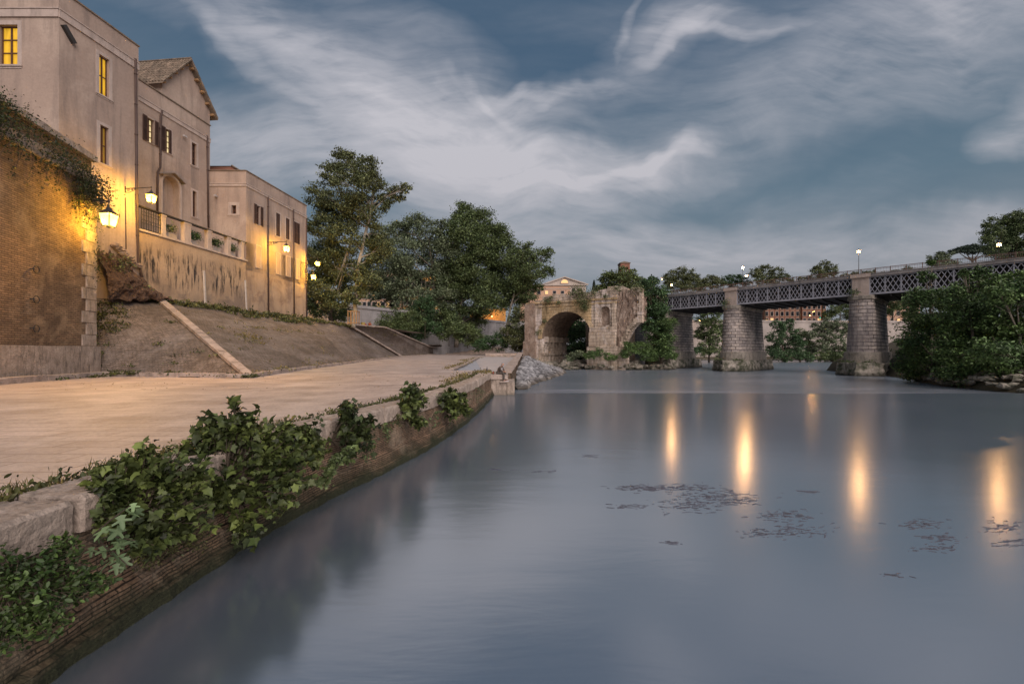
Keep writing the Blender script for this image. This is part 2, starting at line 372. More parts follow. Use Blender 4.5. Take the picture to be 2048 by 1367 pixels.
mat('ramp', (.46,.41,.39), (.38,.34,.33), .6, .9, .3, fine=(9, .12))
mat('iron', (.04,.035,.035), (.03,.025,.02), 3, .6, .1, spec=.4)
mat('rusty_pipe', (.09,.055,.045), (.06,.04,.035), 2, .6, .05)
mat('girder', (.36,.36,.41), (.27,.27,.31), .6, .6, .1, stain=(.09,.06,.05), stain_amt=.35, stain_scale=(.8,.8,.4), spec=.4)
mat('girder_dark', (.03,.026,.026), (.02,.018,.018), 1, .8, .1)
mat('deck_band', (.34,.31,.3), (.22,.2,.2), .5, .85, .2, stain=(.06,.05,.045), stain_amt=.5, stain_scale=(.9,.9,.3))
mat('rail_rust', (.2,.12,.09), (.13,.09,.08), .8, .8, .1)
mat('shutter', (.1,.058,.045), (.075,.045,.038), 2, .7, .1)
mat('shutter_slat', (.07,.04,.032), (.05,.03,.025), 2, .7, .1)
mat('sash', (.13,.06,.035), (.09,.045,.03), 2, .6, .05)
mat('roof_tile', (.27,.2,.15), (.14,.11,.085), 1.6, .95, .6, stain=(.07,.065,.05), stain_amt=.6, stain_scale=(1,1,1), island=.3)
mat('dark_glass', (.02,.02,.025), (.015,.015,.02), 1, .12, 0, spec=.6)
mat('dark_in', (.02,.016,.013), None, 1, .9, 0)
mat('pink_stucco', (.55,.34,.24), (.48,.3,.21), .2, .9, .05)
mat('pale_stone', (.5,.42,.37), (.42,.36,.32), .3, .9, .05)
mat('red_brick', (.3,.14,.095), (.23,.11,.075), .5, .9, .1)
mat('orange_stucco', (.62,.33,.1), (.5,.26,.08), .3, .9, .1, stain=(.3,.16,.07), stain_amt=.5, stain_scale=(.4,.4,.2))
mat('skin', (.45,.24,.16), (.4,.2,.13), 8, .6, 0)
mat('hair_grey', (.3,.29,.29), (.2,.2,.2), 30, .8, 0)
mat('cloth_brown', (.11,.085,.07), (.08,.06,.05), 8, .95, .05)
mat('cloth_trouser', (.1,.085,.075), (.075,.065,.06), 8, .95, .05)
mat('cloth_white', (.55,.52,.55), None, 8, .9, 0)
mat('cloth_blue', (.2,.3,.5), None, 8, .9, 0)
mat('cloth_orange', (.55,.14,.05), None, 8, .9, 0)
mat('cloth_dark', (.03,.03,.035), None, 8, .9, 0)
mat('glass_bottle', (.06,.055,.08), None, 5, .3, 0)
mat('plastic_red', (.45,.06,.04), None, 5, .5, 0)
mat('plastic_yellow', (.55,.4,.12), None, 5, .5, 0)
mat('plaster_white', (.5,.46,.45), None, 5, .8, 0)
mat('planter', (.45,.37,.31), (.36,.3,.25), 2, .9, .2, stain=(.15,.12,.1), stain_amt=.5, stain_scale=(3,3,.8))
mat('bark_pale', (.25,.215,.18), (.12,.1,.075), 1.4, .95, .5)
mat('bark_white', (.42,.39,.34), (.2,.17,.14), 1.2, .95, .4)
mat('bark_dark', (.1,.075,.055), (.05,.04,.03), 2, .95, .5)
leafmat('leaf_plane', (.115,.15,.055), (.065,.098,.036))
leafmat('leaf_olive', (.13,.145,.06), (.08,.1,.042))
leafmat('leaf_grey', (.15,.18,.1), (.09,.12,.065))
leafmat('leaf_deep', (.06,.11,.042), (.035,.075,.028))
leafmat('leaf_bank', (.12,.19,.055), (.055,.1,.034), .35, .25)
leafmat('leaf_near', (.095,.118,.03), (.034,.05,.014), .25, 2.2)
leafmat('leaf_near_dark', (.05,.066,.018), (.02,.032,.011), .3, 2.5)
leafmat('leaf_fig', (.15,.21,.1), (.1,.15,.07), .7, 2)
leafmat('leaf_ivy', (.06,.095,.022), (.028,.055,.014), .35, 3)
leafmat('leaf_pine', (.05,.075,.05), (.035,.055,.04))
leafmat('weed', (.1,.1,.03), (.05,.06,.02), .4, 1.2)
leafmat('weed_dry', (.2,.15,.05), (.09,.09,.03), .5, 1.0)
leafmat('flower', (.4,.3,.26), (.3,.22,.18), .8, 3)
def glassmat(name, c, s_):
    m = emat(name, c, s_); nt = m.node_tree; o = nt.nodes['Material Output']; b = nt.nodes['Principled BSDF']
    tr = nd(nt, 'ShaderNodeBsdfTransparent'); ad = nd(nt, 'ShaderNodeAddShader')
    b.inputs['Base Color'].default_value = (.02,.02,.02,1)
    nt.links.new(tr.outputs[0], ad.inputs[0]); nt.links.new(b.outputs[0], ad.inputs[1]); nt.links.new(ad.outputs[0], o.inputs[0])
glassmat('lamp_glow', (1.0,.8,.26), .8)
glassmat('lamp_bridge', (1.0,.62,.22), .6)
glassmat('lamp_small', (1.0,.5,.14), .5)
emat('win_amber', (1.0,.56,.035), .62, (2.4, .5, 1))
emat('win_dim', (.8,.45,.06), .16, (1.5, .5, 1))
emat('win_cream', (1.0,.8,.42), .75, (2.0, .6, 1))
emat('win_far', (1.0,.6,.25), .8)
emat('traffic_green', (.05,.9,.6), .8)

# water: long-exposure river, silty, softly glossy
def water_mat():
    m = bpy.data.materials.new('river_water'); m.use_nodes = True; nt = m.node_tree; b = nt.nodes['Principled BSDF']
    pos = nd(nt, 'ShaderNodeNewGeometry').outputs['Position']
    sx = nd(nt, 'ShaderNodeSeparateXYZ'); nt.links.new(pos, sx.inputs[0])
    big = ramp(nt, noise(nt, mapv(nt, pos, (.12,.2,1)), 1.0, 3, .5, .4), [(.3, 0.0), (.7, 1.0)])
    col = mixc(nt, big, (.085,.108,.14), (.11,.13,.168))
    # foam streaks below the weir
    st = ramp(nt, noise(nt, mapv(nt, pos, (.045,.55,1)), 1.0, 5, .62, .9), [(.53, 0.0), (.72, 1.0)])
    far = nd(nt, 'ShaderNodeMapRange', i_From_Min=34.5, i_From_Max=44.0); nt.links.new(sx.outputs[1], far.inputs[0])
    fm = nd(nt, 'ShaderNodeMath', operation='MULTIPLY'); nt.links.new(st, fm.inputs[0]); nt.links.new(far.outputs[0], fm.inputs[1])
    fm2 = nd(nt, 'ShaderNodeMath', operation='MULTIPLY', i_1=.85); nt.links.new(fm.outputs[0], fm2.inputs[0])
    col = mixc(nt, far.outputs[0], col, (.1,.13,.165))
    col = mixc(nt, fm2.outputs[0], col, (.42,.42,.5))
    nt.links.new(col, b.inputs['Base Color'])
    b.inputs['IOR'].default_value = 5.5; b.inputs['Specular IOR Level'].default_value = .5
    rg = nd(nt, 'ShaderNodeMapRange', i_From_Min=33.0, i_From_Max=38.0, i_To_Min=.19, i_To_Max=.27); nt.links.new(sx.outputs[1], rg.inputs[0])
    nt.links.new(rg.outputs[0], b.inputs['Roughness'])
    h = noise(nt, mapv(nt, pos, (.35,1.2,1)), 1.0, 4, .55, .3)
    h2 = noise(nt, mapv(nt, pos, (2.2,6.0,1)), 1.0, 2, .5)
    hh = nd(nt, 'ShaderNodeMath', operation='MULTIPLY_ADD', i_1=.12); nt.links.new(h2, hh.inputs[0]); nt.links.new(h, hh.inputs[2])
    bs = nd(nt, 'ShaderNodeMapRange', i_From_Min=33.0, i_From_Max=38.0, i_To_Min=.05, i_To_Max=.5); nt.links.new(sx.outputs[1], bs.inputs[0])
    bn = nd(nt, 'ShaderNodeBump', i_Distance=.12); nt.links.new(bs.outputs[0], bn.inputs['Strength']); nt.links.new(hh.outputs[0], bn.inputs['Height'])
    nt.links.new(bn.outputs[0], b.inputs['Normal'])
    MATS['water'] = m
water_mat()

# ------------------------------------------------------------------ world: dusk sky with cirrus
w = bpy.data.worlds.new('World'); sc.world = w; w.use_nodes = True; nt = w.node_tree
bg = nt.nodes['Background']
dirv = nd(nt, 'ShaderNodeTexCoord').outputs['Generated']
sep = nd(nt, 'ShaderNodeSeparateXYZ'); nt.links.new(dirv, sep.inputs[0])
def mth(op, a, b=None, c=None):
    n = nd(nt, 'ShaderNodeMath', operation=op)
    for i, v in enumerate((a, b, c)):
        if v is None: continue
        if isinstance(v, bpy.types.NodeSocket): nt.links.new(v, n.inputs[i])
        else: n.inputs[i].default_value = v
    return n.outputs[0]
ay = mth('MAXIMUM', mth('ABSOLUTE', sep.outputs[1]), .05)
pq = nd(nt, 'ShaderNodeCombineXYZ'); nt.links.new(mth('DIVIDE', sep.outputs[0], ay), pq.inputs[0]); nt.links.new(mth('DIVIDE', sep.outputs[2], ay), pq.inputs[1])
pqv = pq.outputs[0]
def warp(vec, scale, amt, detail=4):
    n = nd(nt, 'ShaderNodeTexNoise', i_Scale=scale, i_Detail=detail, i_Roughness=.55); nt.links.new(vec, n.inputs['Vector'])
    s = nd(nt, 'ShaderNodeVectorMath', operation='SUBTRACT'); nt.links.new(n.outputs[1], s.inputs[0]); s.inputs[1].default_value = (.5, .5, .5)
    s2 = nd(nt, 'ShaderNodeVectorMath', operation='MULTIPLY_ADD'); nt.links.new(s.outputs[0], s2.inputs[0]); s2.inputs[1].default_value = (amt, amt, 0); nt.links.new(vec, s2.inputs[2])
    return s2.outputs[0]
wv = warp(warp(pqv, 1.5, .34), 4.0, .12)
def blob(cx, cy, rx, ry, ang, wt, vec=None):
    m_ = nd(nt, 'ShaderNodeMapping', vector_type='TEXTURE', i_Location=((cx-1024)/F, (700-cy)/F, 0), i_Rotation=(0, 0, math.radians(ang)), i_Scale=(rx*1.3/F, ry*1.42/F, 1))
    nt.links.new(vec or wv, m_.inputs['Vector'])
    g = nd(nt, 'ShaderNodeTexGradient', gradient_type='SPHERICAL'); nt.links.new(m_.outputs[0], g.inputs[0])
    return mth('MULTIPLY', mth('SMOOTH_MIN', g.outputs[1], .75, .2), wt)
CL = [(560,70,330,70,-28,.8),(720,190,330,75,-24,.95),(930,265,330,80,-14,1.0),(640,300,400,95,2,.95),(860,330,420,70,-4,.9),(1160,330,270,42,4,.75),(1150,205,190,32,12,.62),
      (1620,190,560,110,16,.55),(1880,60,380,130,22,.5),(1340,75,130,50,30,.75),(1440,60,130,30,-5,.5),(1420,520,900,75,0,.8),(1100,450,420,70,-8,.5),(2020,240,110,45,35,1.0),(1330,310,110,22,25,.55),(1850,480,500,50,6,.4),(400,50,260,45,-24,.45),(1700,20,600,60,4,.35),(1500,440,300,50,10,.35),(820,90,240,60,-30,.5),(1260,322,170,11,14,1.1),(1060,205,190,14,6,.9),(1370,85,100,13,35,.9),(1270,60,13,70,-15,.6),(1120,352,80,10,-8,1.1),(1010,245,130,12,-32,.7),(470,130,200,14,-35,.6),(1460,75,90,10,-6,.8),(1000,400,300,80,0,.4)]
tot = None
for c in CL:
    bv = blob(*c); tot = bv if tot is None else mth('ADD', tot, bv)
fib = noise(nt, mapv(nt, warp(pqv, 1.4, .5, 2), (1.1, 4.2, 1), (0, 0, .38)), 2.0, 8, .58, .15)
fine_ = noise(nt, mapv(nt, warp(pqv, 1.9, .28, 2), (2.0, 9, 1), (0, 0, -.3)), 3.2, 7, .6, .1)
fb = mth('ADD', mth('MULTIPLY', fib, .65), mth('MULTIPLY', fine_, .35))
fbr = ramp(nt, fb, [(.33, 0.0), (.68, 1.0)])
mask_ = mth('MULTIPLY_ADD', tot, mth('MULTIPLY_ADD', fbr, 1.0, .22), mth('MULTIPLY', fbr, .06))
msk = ramp(nt, mth('MULTIPLY', mask_, .5), [(.0, 0.0), (.15, .28), (.4, .66), (.8, 1.0)])
zz = mth('MAXIMUM', sep.outputs[2], 0.0)
nish = nd(nt, 'ShaderNodeTexSky', sky_type='NISHITA', sun_disc=False, sun_elevation=math.radians(6), sun_rotation=math.radians(165), altitude=50, air_density=1.0, dust_density=2.0, ozone_density=3.0)
skycol = ramp(nt, zz, [(0.0, (.25,.25,.265)), (.12, (.16,.195,.23)), (.3, (.095,.15,.20)), (.55, (.055,.10,.16)), (1.0, (.04,.075,.13))])
nsc = mixc(nt, 1.0, nish.outputs[0], (.022,.02,.02), 'MULTIPLY')
skycol = mixc(nt, .12, skycol, nsc)
ccol = ramp(nt, zz, [(0.0, (.33,.305,.31)), (.2, (.39,.38,.41)), (.45, (.41,.405,.44)), (1.0, (.28,.29,.34))])
skyc = mixc(nt, msk, skycol, ccol)
nt.links.new(skyc, bg.inputs['Color']); bg.inputs['Strength'].default_value = 1.2
sun = bpy.data.lights.new('sun', 'SUN'); sun.energy = 3.2; sun.angle = math.radians(60); sun.color = (1.0, .87, .80)
so = bpy.data.objects.new('sun', sun); COL.objects.link(so)
so.rotation_euler = (math.radians(52), 0, math.radians(28))   # soft afterglow from behind the camera, right

sc.view_settings.view_transform = 'Standard'; sc.view_settings.look = 'None'; sc.view_settings.exposure = 0.12; sc.view_settings.gamma = 1
cam = bpy.data.cameras.new('camera'); cam.sensor_width = 36; cam.lens = F/2048*36; cam.clip_end = 3000; cam.clip_start = .05
cam.shift_y = (700-683.5)/2048
co = bpy.data.objects.new('camera', cam); COL.objects.link(co); co.location = (0, 0, H); co.rotation_euler = (math.radians(90), 0, 0)
sc.camera = co

# ------------------------------------------------------------------ setting
EDGE = [(-4.6,-8),(-4.85,0),(-4.93,4.3),(-4.9,6),(-4.65,8.5),(-4.1,10.6),(-3.4,13),(-2.88,15.5),(-2.4,19),(-1.95,24),(-1.7,29),(-1.55,32.2)]
def zq(Y): return max(0.0, .0055*(Y-50))
def edge_x(y):
    for (x0, y0), (x1, y1) in zip(EDGE, EDGE[1:]):
        if y0 <= y <= y1: return x0+(x1-x0)*(y-y0)/(y1-y0)
    return EDGE[-1][0]
A = Plane(-35.8, 0, .1, 1); B = Plane(-40.04, 0, .1, 1)
mb = MB(); mb.quad((-900,-300,-4.5),(900,-300,-4.5),(900,1500,-4.5),(-900,1500,-4.5)); struct(mb, 'ground', 'earth')
# river sheet with the step of the weir
mb = MB()
ys = [-60,-20,0,20,33.4,33.9,34.3,34.8,35.6,37,60,100,150,230]
zs = [-1.7,-1.7,-1.7,-1.7,-1.7,-1.71,-1.78,-2.05,-2.45,-2.6,-2.6,-2.6,-2.6,-2.6]
xs = [-30,-6,0,10,30,60,120,300]
mb.add([(x, y, z) for y, z in zip(ys, zs) for x in xs], [(j*8+i, j*8+i+1, (j+1)*8+i+1, (j+1)*8+i) for j in range(len(ys)-1) for i in range(7)])
struct(mb, 'river_water', 'water', True)
# quay pavement
mb = MB()
rows = [-8,0,4.3,6,8.5,10.6,13,15.5,19,24,29,32.2,34.6]
for y0, y1 in zip(rows, rows[1:]):
    x0 = edge_x(y0)-.72; x1 = edge_x(y1)-.72
    mb.quad((-60,y0,0),(x0,y0,0),(x1,y1,0),(-60,y1,0))
far = [(34.6,-2.3),(36.2,-1.9)]
mb.quad((-60,34.6,0),(-2.27,34.6,0),(-1.9,36.2,0),(-60,36.2,0))
nl = [(36.2,-5.2),(50,-5.6),(70,-6.3),(90,-7.0)]
for (y0, a), (y1, b) in zip(nl, nl[1:]): mb.quad((-60,y0,zq(y0)),(a,y0,zq(y0)),(b,y1,zq(y1)),(-60,y1,zq(y1)))
for y0, y1, a, b in ((90,120,2.4,3.0),(120,165,3.0,2)): mb.quad((-60,y0,zq(y0)),(a,y0,zq(y0)),(b,y1,zq(y1)),(-60,y1,zq(y1)))
struct(mb, 'quay_pavement', 'pave')
# gently sunk boat ramp
mb = MB(); mb.quad((-5.2,36.2,-1.9),(-.7,36.2,-1.9),(.2,60,-.55),(-5.95,60,-.55)); mb.quad((-5.95,60,-.55),(.2,60,-.55),(1.5,90,.22),(-7,90,.22))
struct(mb, 'boat_ramp', 'ramp')
mb = MB()
def bank(u, v):
    y = 37+u*40; x = -5.25-.0333*(y-36); top = zq(y)-.05; rz = -1.9+(y-36)/24*1.35 if y < 60 else -.55+(y-60)*.0257
    wdt = 3.2*(1-u)
    return (x+wdt*v, y+.6*v, top*(1-v)+rz*v+.03)
mb.grid(bank, 12, 4); struct(mb, 'gravel_bank', 'gravel')
# embankment slope
KF = (-16.2, 26.4, 0.0); T = A.at(315, 600)
foot = [KF, (-17.9,36,.0), (-20.8,55,.03), (-24.7,94,.24), (-23.7,120,.4), (-22.6,144,.52)]
top = [T, A.w(A.uz(440,612)[0], 6.25), A.w(A.uz(613,637)[0], 6.25), V(-29.5,75.3,6.2), V(-25.4,85.3,6.2), V(-22.6,144,.53)]
mb = MB()
for i in range(5):
    a0, a1, b0, b1 = map(lambda q: np.array(q, float), (foot[i], foot[i+1], top[i], top[i+1]))
    mb.grid(lambda u, v: tuple((a0*(1-u)+a1*u)*(1-v)+(b0*(1-u)+b1*u)*v+V(0, 0, .10*math.sin(9*u+i)*v*(1-v))), 12, 10)
L0 = V(-29.3, 29.9, .05); TL = A.at(186, 596)
F0 = V(*KF)
mb.grid(lambda u, v: tuple((L0*(1-u)+F0*u)*(1-v)+(TL*(1-u)+T*u)*v), 20, 12)
struct(mb, 'embankment_slope', 'slope')
# upper street behind the slope
mb = MB()
mb.add([A.w(A.uz(613,637)[0], 6.2), V(-29.5,75.3,6.19), V(-25.4,85.3,6.19), V(-23,112,6.15), V(-90,100,6.2), V(-90,60,6.2)], [(0,1,2,3,4,5)])
struct(mb, 'upper_street', 'pave')

def stones(name, pts, w, h, L, m='travertine_kerb', jit=.015, zoff=0.0, kind='structure', parent=None, side=0):
    """a run of separate-looking kerb stones along a polyline"""
    mb = MB()
    for a, b in zip(pts, pts[1:]):
        a, b = np.array(a, float), np.array(b, float); d = b-a; n = max(1, int(np.linalg.norm(d)/L)); 
        for k in range(n):
            p = a+d*k/n; q = a+d*(k+.985)/n; j = rng.normal(size=3)*jit
            mb.bar(p+j+V(0,0,h/2+zoff), q+j+V(0,0,h/2+zoff), w*(1+rng.uniform(-.08,.08)), h*(1+rng.uniform(-.15,.15)))
    o = mb.build(name, m, parent)
    if kind: o['kind'] = kind
    return o
stones('kerb', [(-16.2,26.2,0),(-18.0,35.8,0),(-20.7,55,0),(-24.5,94,.2),(-23.3,120,.35),(-22.2,144,.5)], .42, .26, 1.6)
stones('kerb', [(-16.4,26.2,0),(-24.0,27.7,0)], .45, .26, 1.5)
stones('kerb', [(-24.6,28.3,.0),(-26.9,27.9,0),(-26.1,23.6,0),(-23.6,14,0),(-21.5,5,0)], .7, .3, 2.2)
stones('kerb', [T+V(.2,-.1,.02), F0+V(-.1,.05,.0)], .55, .22, 2.2, jit=.01)
st0, st1 = V(-29.4,75.4,6.25), V(-24.6,93.6,.3)
stones('kerb', [st0, st1], .9, .3, 1.5)
mb = MB()
for k in range(34):
    f = k/34; p = st0*(1-f)+st1*f+V(-1.0,-.6,-.02); mb.box(p, (1.1,.55,.34), .3)
struct(mb, 'stone_stairs', 'travertine_kerb')
stones('kerb', [V(-29.6,62.2,6.2), V(-29.6,75,6.2), V(-25.5,85.1,6.2)], .6, .2, 1.5)
stones('kerb', [V(-25.4,85.5,6.15), V(-22.6,143,.6)], .6, .2, 2.0)
stones('kerb', [A.at(318,600,.25), A.at(405,612,.25)], .35, .14, 1.6)
# broad steps under the far trees
mb = MB()
for k in range(9):
    y = 128+k*3.4; z = .42+k*.31
    mb.box((-21+k*1.2, y+8, z/2-.8), (34-k*2.2, 16, z+1.6), -.12)
struct(mb, 'broad_steps', 'travertine_kerb')
# low bank behind, up to the embankment wall
mb = MB()
pts = [(-34,118,5.8),(-14,150,3.2),(2,165,1.2),(12,140,-1.2),(22,125,-2.2),(45,150,-2.4),(70,178,-2.9),(140,186,-2.9),(240,192,-2.9),(240,215,3),(70,205,2),(0,210,6),(-60,160,6.2)]
mb.add(pts, [(0,1,11,12),(1,2,10,11),(2,3,4,5,10),(5,6,9,10),(6,7,8,9)])
struct(mb, 'far_riverbank', 'earth')
# right bank mound
mb = MB()
def rb(u, v):
    sh = [(66,90),(63,74),(60.2,66.5),(55.5,58),(51.8,51.5),(50.2,46),(50.5,41.5),(60,36),(90,30)]
    f = u*8; i = min(7, int(f)); g = f-i
    x = sh[i][0]*(1-g)+sh[i+1][0]*g; y = sh[i][1]*(1-g)+sh[i+1][1]*g
    d = v*60; k = .35*math.sin(13*u)*v
    return (x+d*.95+k, y+d*.35*(1-u*.2)+k, -3.0+min(7.5, 2.4*(d/3)**.5 if d < 3 else 2.4+(d-3)*.22)+.2*math.sin(31*u+17*v))
mb.grid(rb, 40, 24); struct(mb, 'right_riverbank', 'earth', True)
# far embankment wall
def far_wall():
    pl = Plane(60, 186, 1, .06)
    t = thing('embankment_wall', pl.w(0, -3), 'long pale stone embankment wall behind the iron bridge on the far bank', 'wall')
    a = MB(); a.pbox(pl, 0, 260, -3, 14.2, -1.2, 0); a.build('wall_face', 'far_wall', t)
    a = MB(); a.pbox(pl, 0, 260, 14.2, 15.0, -1.3, .25); a.build('coping', 'far_wall', t)
    g = MB(); q = [pl.w(0, 14.6, -1.3), pl.w(260, 14.6, -1.3), pl.w(260, 14.6, -240), pl.w(0, 14.6, -240)]
    g.add(q, [(0,1,2,3)]); struct(g, 'far_street', 'earth')
far_wall()
def left_wall():
    p0, p1 = V(-44,92,0), V(6,176,0); d = p1-p0
    pl = Plane(p0[0], p0[1], d[0], d[1]); L = np.linalg.norm(d)
    t = thing('embankment_wall', pl.w(0, 2), 'grey concrete block embankment wall half hidden by the plane trees', 'wall')
    a = MB(); a.pbox(pl, 0, L, 0, 11.9, -1.2, 0); a.build('wall_face', 'concrete', t)
    a = MB(); a.pbox(pl, 0, L, 11.9, 12.6, -1.3, .3); a.build('coping', 'concrete', t)
    g = MB(); g.add([pl.w(0, 12.2, -1.3), pl.w(L, 12.2, -1.3), V(60,188,12.2), V(60,420,12.2), V(-200,420,12.2), V(-200,92,12.2)], [(0,1,2,3,4,5)])
    struct(g, 'upper_street', 'earth')
left_wall()
mat('dark_ripple', (.1,.1,.13), (.065,.065,.08), 4, .6, 0)
# ------------------------------------------------------------------ walls with openings
def wall_holes(mb, pl, u0, u1, z0, z1, holes, depth=.35, off=0.0, mi=0, rmi=0):
    us = sorted({u0, u1, *[h[0] for h in holes], *[h[1] for h in holes]}); zs_ = sorted({z0, z1, *[h[2] for h in holes], *[h[3] for h in holes]})
    for a, b in zip(us, us[1:]):
        for c, d in zip(zs_, zs_[1:]):
            cu, cz = (a+b)/2, (c+d)/2
            if any(h[0] < cu < h[1] and h[2] < cz < h[3] for h in holes): continue
            mb.quad(pl.w(a, c, off), pl.w(b, c, off), pl.w(b, d, off), pl.w(a, d, off), mi)
    for h in holes:
        a, b, c, d = h
        w = lambda u, z, o: pl.w(u, z, off+o)
        mb.quad(w(a,c,0), w(a,c,-depth), w(a,d,-depth), w(a,d,0), rmi); mb.quad(w(b,c,0), w(b,d,0), w(b,d,-depth), w(b,c,-depth), rmi)
        mb.quad(w(a,d,0), w(a,d,-depth), w(b,d,-depth), w(b,d,0), rmi); mb.quad(w(a,c,0), w(b,c,0), w(b,c,-depth), w(a,c,-depth), rmi)
def hole(pl, x0, x1, yt, yb):
    u0, z1 = pl.uz(x0, yt); _, z0 = pl.uz(x0, yb); u1 = pl.uz(x1, yt)[0]
    return (u0, u1, z0, z1)
def window(parent, pl, h, depth=.28, fr=.2, pane='dark_glass', bars=(1, 2), shutters=None, label=None, off=0.0):
    a, b, c, d = h; S = MB()
    for q in ((a-fr, a, c-fr, d+fr), (b, b+fr, c-fr, d+fr), (a, b, d, d+fr), (a, b, c-fr, c)):
        S.pbox(pl, q[0], q[1], q[2], q[3], off-.02, off+.035)
    S.pbox(pl, a-fr*1.15, b+fr*1.15, c-fr*.55, c-fr*.2, off+.03, off+.1)
    w_ = S.build('window', 'stone_trim', parent)
    if label: w_['label'] = label
    s = MB(); o = off-depth; t = .07
    for q in ((a, a+t, c, d), (b-t, b, c, d), (a+t, b-t, d-t, d), (a+t, b-t, c, c+t*1.3)): s.pbox(pl, *q, o+.015, o+.085)
    for k in range(1, bars[0]+1): u = a+(b-a)*k/(bars[0]+1); s.pbox(pl, u-.05, u+.05, c+t, d-t, o+.02, o+.09)
    for k in range(1, bars[1]+1): z = c+(d-c)*k/(bars[1]+1); s.pbox(pl, a+t, b-t, z-.035, z+.035, o+.022, o+.08)
    s.build('sash', 'sash', w_)
    p = MB(); p.quad(pl.w(a, c, o), pl.w(b, c, o), pl.w(b, d, o), pl.w(a, d, o)); p.build('pane', pane, w_)
    for sh in (shutters or []):
        m = MB(); u0, u1, o0 = sh; z0, z1 = c-.05, d+.05
        n = max(6, int((z1-z0)/.11))
        m.pbox(pl, u0, u0+.07, z0, z1, o0, o0+.06); m.pbox(pl, u1-.07, u1, z0, z1, o0, o0+.06)
        for z in (z0, (z0+z1)/2-.05, z1-.1): m.pbox(pl, u0+.07, u1-.07, z, z+.1, o0, o0+.058)
        for k in range(n):
            z = z0+.1+(z1-z0-.2)*k/n; m.pbox(pl, u0+.07, u1-.07, z, z+.06, o0+.01, o0+.045, 1)
        m.pbox(pl, u0+.07, u1-.07, z0+.05, z1-.05, o0+.002, o0+.008, 1)
        m.build('shutter', ['shutter', 'shutter_slat'], w_)
    return w_
def pipe(parent, pts, r=.075, clip=True):
    m = MB(); m.tube(pts, r, 8)
    for a, b in zip(pts, pts[1:]):
        L = np.linalg.norm(np.array(b)-np.array(a)); n = int(L/2.2)
        for k in range(n):
            f = (k+.5)/n; q = np.array(a)*(1-f)+np.array(b)*f; m.tube([q-V(0,0,.04), q+V(0,0,.04)], r*1.35, 8)
    m.build('drainpipe', 'rusty_pipe', parent, True)

# --- tall palace on the left
uc = A.uz(118, 100)[0]; ue = A.uz(277, 100)[0]; zt = A.uz(277, 94)[1]; zc = A.uz(277, 135)[1]; zc2 = A.uz(120, 27)[1]
Yc = A.w(uc, 0)[1]; Xc = A.w(uc, 0)[0]
FP = Plane(0, Yc, 1, 0)
t = thing('palace_building', A.w(uc, 4), 'tall beige palace with amber lit windows behind the brick wall', 'building')
h1, h2 = hole(A, 198, 218, 107.7, 185.8), hole(A, 200, 217, 248.7, 324)
m = MB(); wall_holes(m, A, uc, ue, 3.5, zt, [h1, h2], .3)
hf = (FP.uz(-3, 50)[0], FP.uz(36, 50)[0], FP.uz(36, 129)[1], FP.uz(36, 50)[1])
wall_holes(m, FP, Xc-22, Xc, 3.5, zt, [hf], .3)
q0, q1 = A.w(ue, 0), A.w(ue, 0, -22)
for a, b in ((q0, q1), (q1, V(Xc-22, q1[1], 0)), (V(Xc-22, q1[1], 0), V(Xc-22, Yc, 0))):
    m.quad((a[0], a[1], 3.5), (b[0], b[1], 3.5), (b[0], b[1], zt), (a[0], a[1], zt))
m.add([(Xc, Yc, zt), (q0[0], q0[1], zt), (q1[0], q1[1], zt), (Xc-22, q1[1], zt), (Xc-22, Yc, zt)], [(0,1,2,3,4)])
m.build('wall', 'stucco', t)
m = MB(); m.pbox(A, uc-.0, ue+.05, zt, zt+.1, -.4, .09); m.pbox(FP, Xc-22, Xc-.02, zt, zt+.1, -.4, .09); m.build('parapet_coping', 'roof_tile', t)
m = MB(); m.pbox(A, uc-.02, ue, zc-.28, zc+.28, -.02, .09); m.pbox(FP, Xc-22, Xc+.02, zc-.28, zc+.28, -.02, .09)
m.pbox(A, uc-.02, ue, zc+.28, zc+.36, -.02, .14); m.pbox(FP, Xc-22, Xc+.07, zc+.28, zc+.36, -.02, .14); m.build('cornice', 'stone_trim', t)
window(t, A, h1, fr=.24, pane='win_amber', bars=(1, 1), label='upper side window glowing amber')
window(t, A, h2, fr=.24, pane='win_dim', bars=(1, 1), label='lower side window with dim amber light')
window(t, FP, hf, fr=.3, pane='win_amber', bars=(1, 2), label='large bright amber window on the front')
m = MB(); a, b = A.at(124, 50, .12), A.at(146, 88, .12); m.bar(a, b, .22, .3); m.build('wall_bracket', 'iron', t)
pipe(t, [A.at(268, 118, .15), A.at(271, 420, .15), A.at(273.5, 522, .15), A.at(277, 545, .25), A.at(279, 556, .25)], .09)
pipe(t, [A.at(250, 395, .06), A.at(251, 498, .06)], .03)
# --- middle palace with gabled roof
ub0 = B.uz(278, 200)[0]-2.5; ub1 = B.uz(420, 200)[0]; zt2 = B.uz(420, 252)[1]; zc = B.uz(420, 283)[1]; zfl = A.uz(285, 459)[1]-.1
t = thing('palace_building', B.w(ub0, zfl), 'middle beige palace with tiled gable and an arched wall niche', 'building')
W1 = hole(B, 293.6, 308, 233.6, 281.9); W2 = hole(B, 330, 342.5, 256, 303); W3 = hole(B, 383.4, 393, 284, 328.7); W4 = hole(B, 385, 393, 380.8, 432.5)
un0, un1 = B.uz(324, 372)[0], B.uz(358, 372)[0]; zn = B.uz(340, 372)[1]; rn = (un1-un0)/2
W5 = (un0, un1, zfl+.6, zn+rn)
m = MB(); wall_holes(m, B, ub0, ub1, zfl-.3, zt2, [W1, W2, W3, W4, W5], .3)
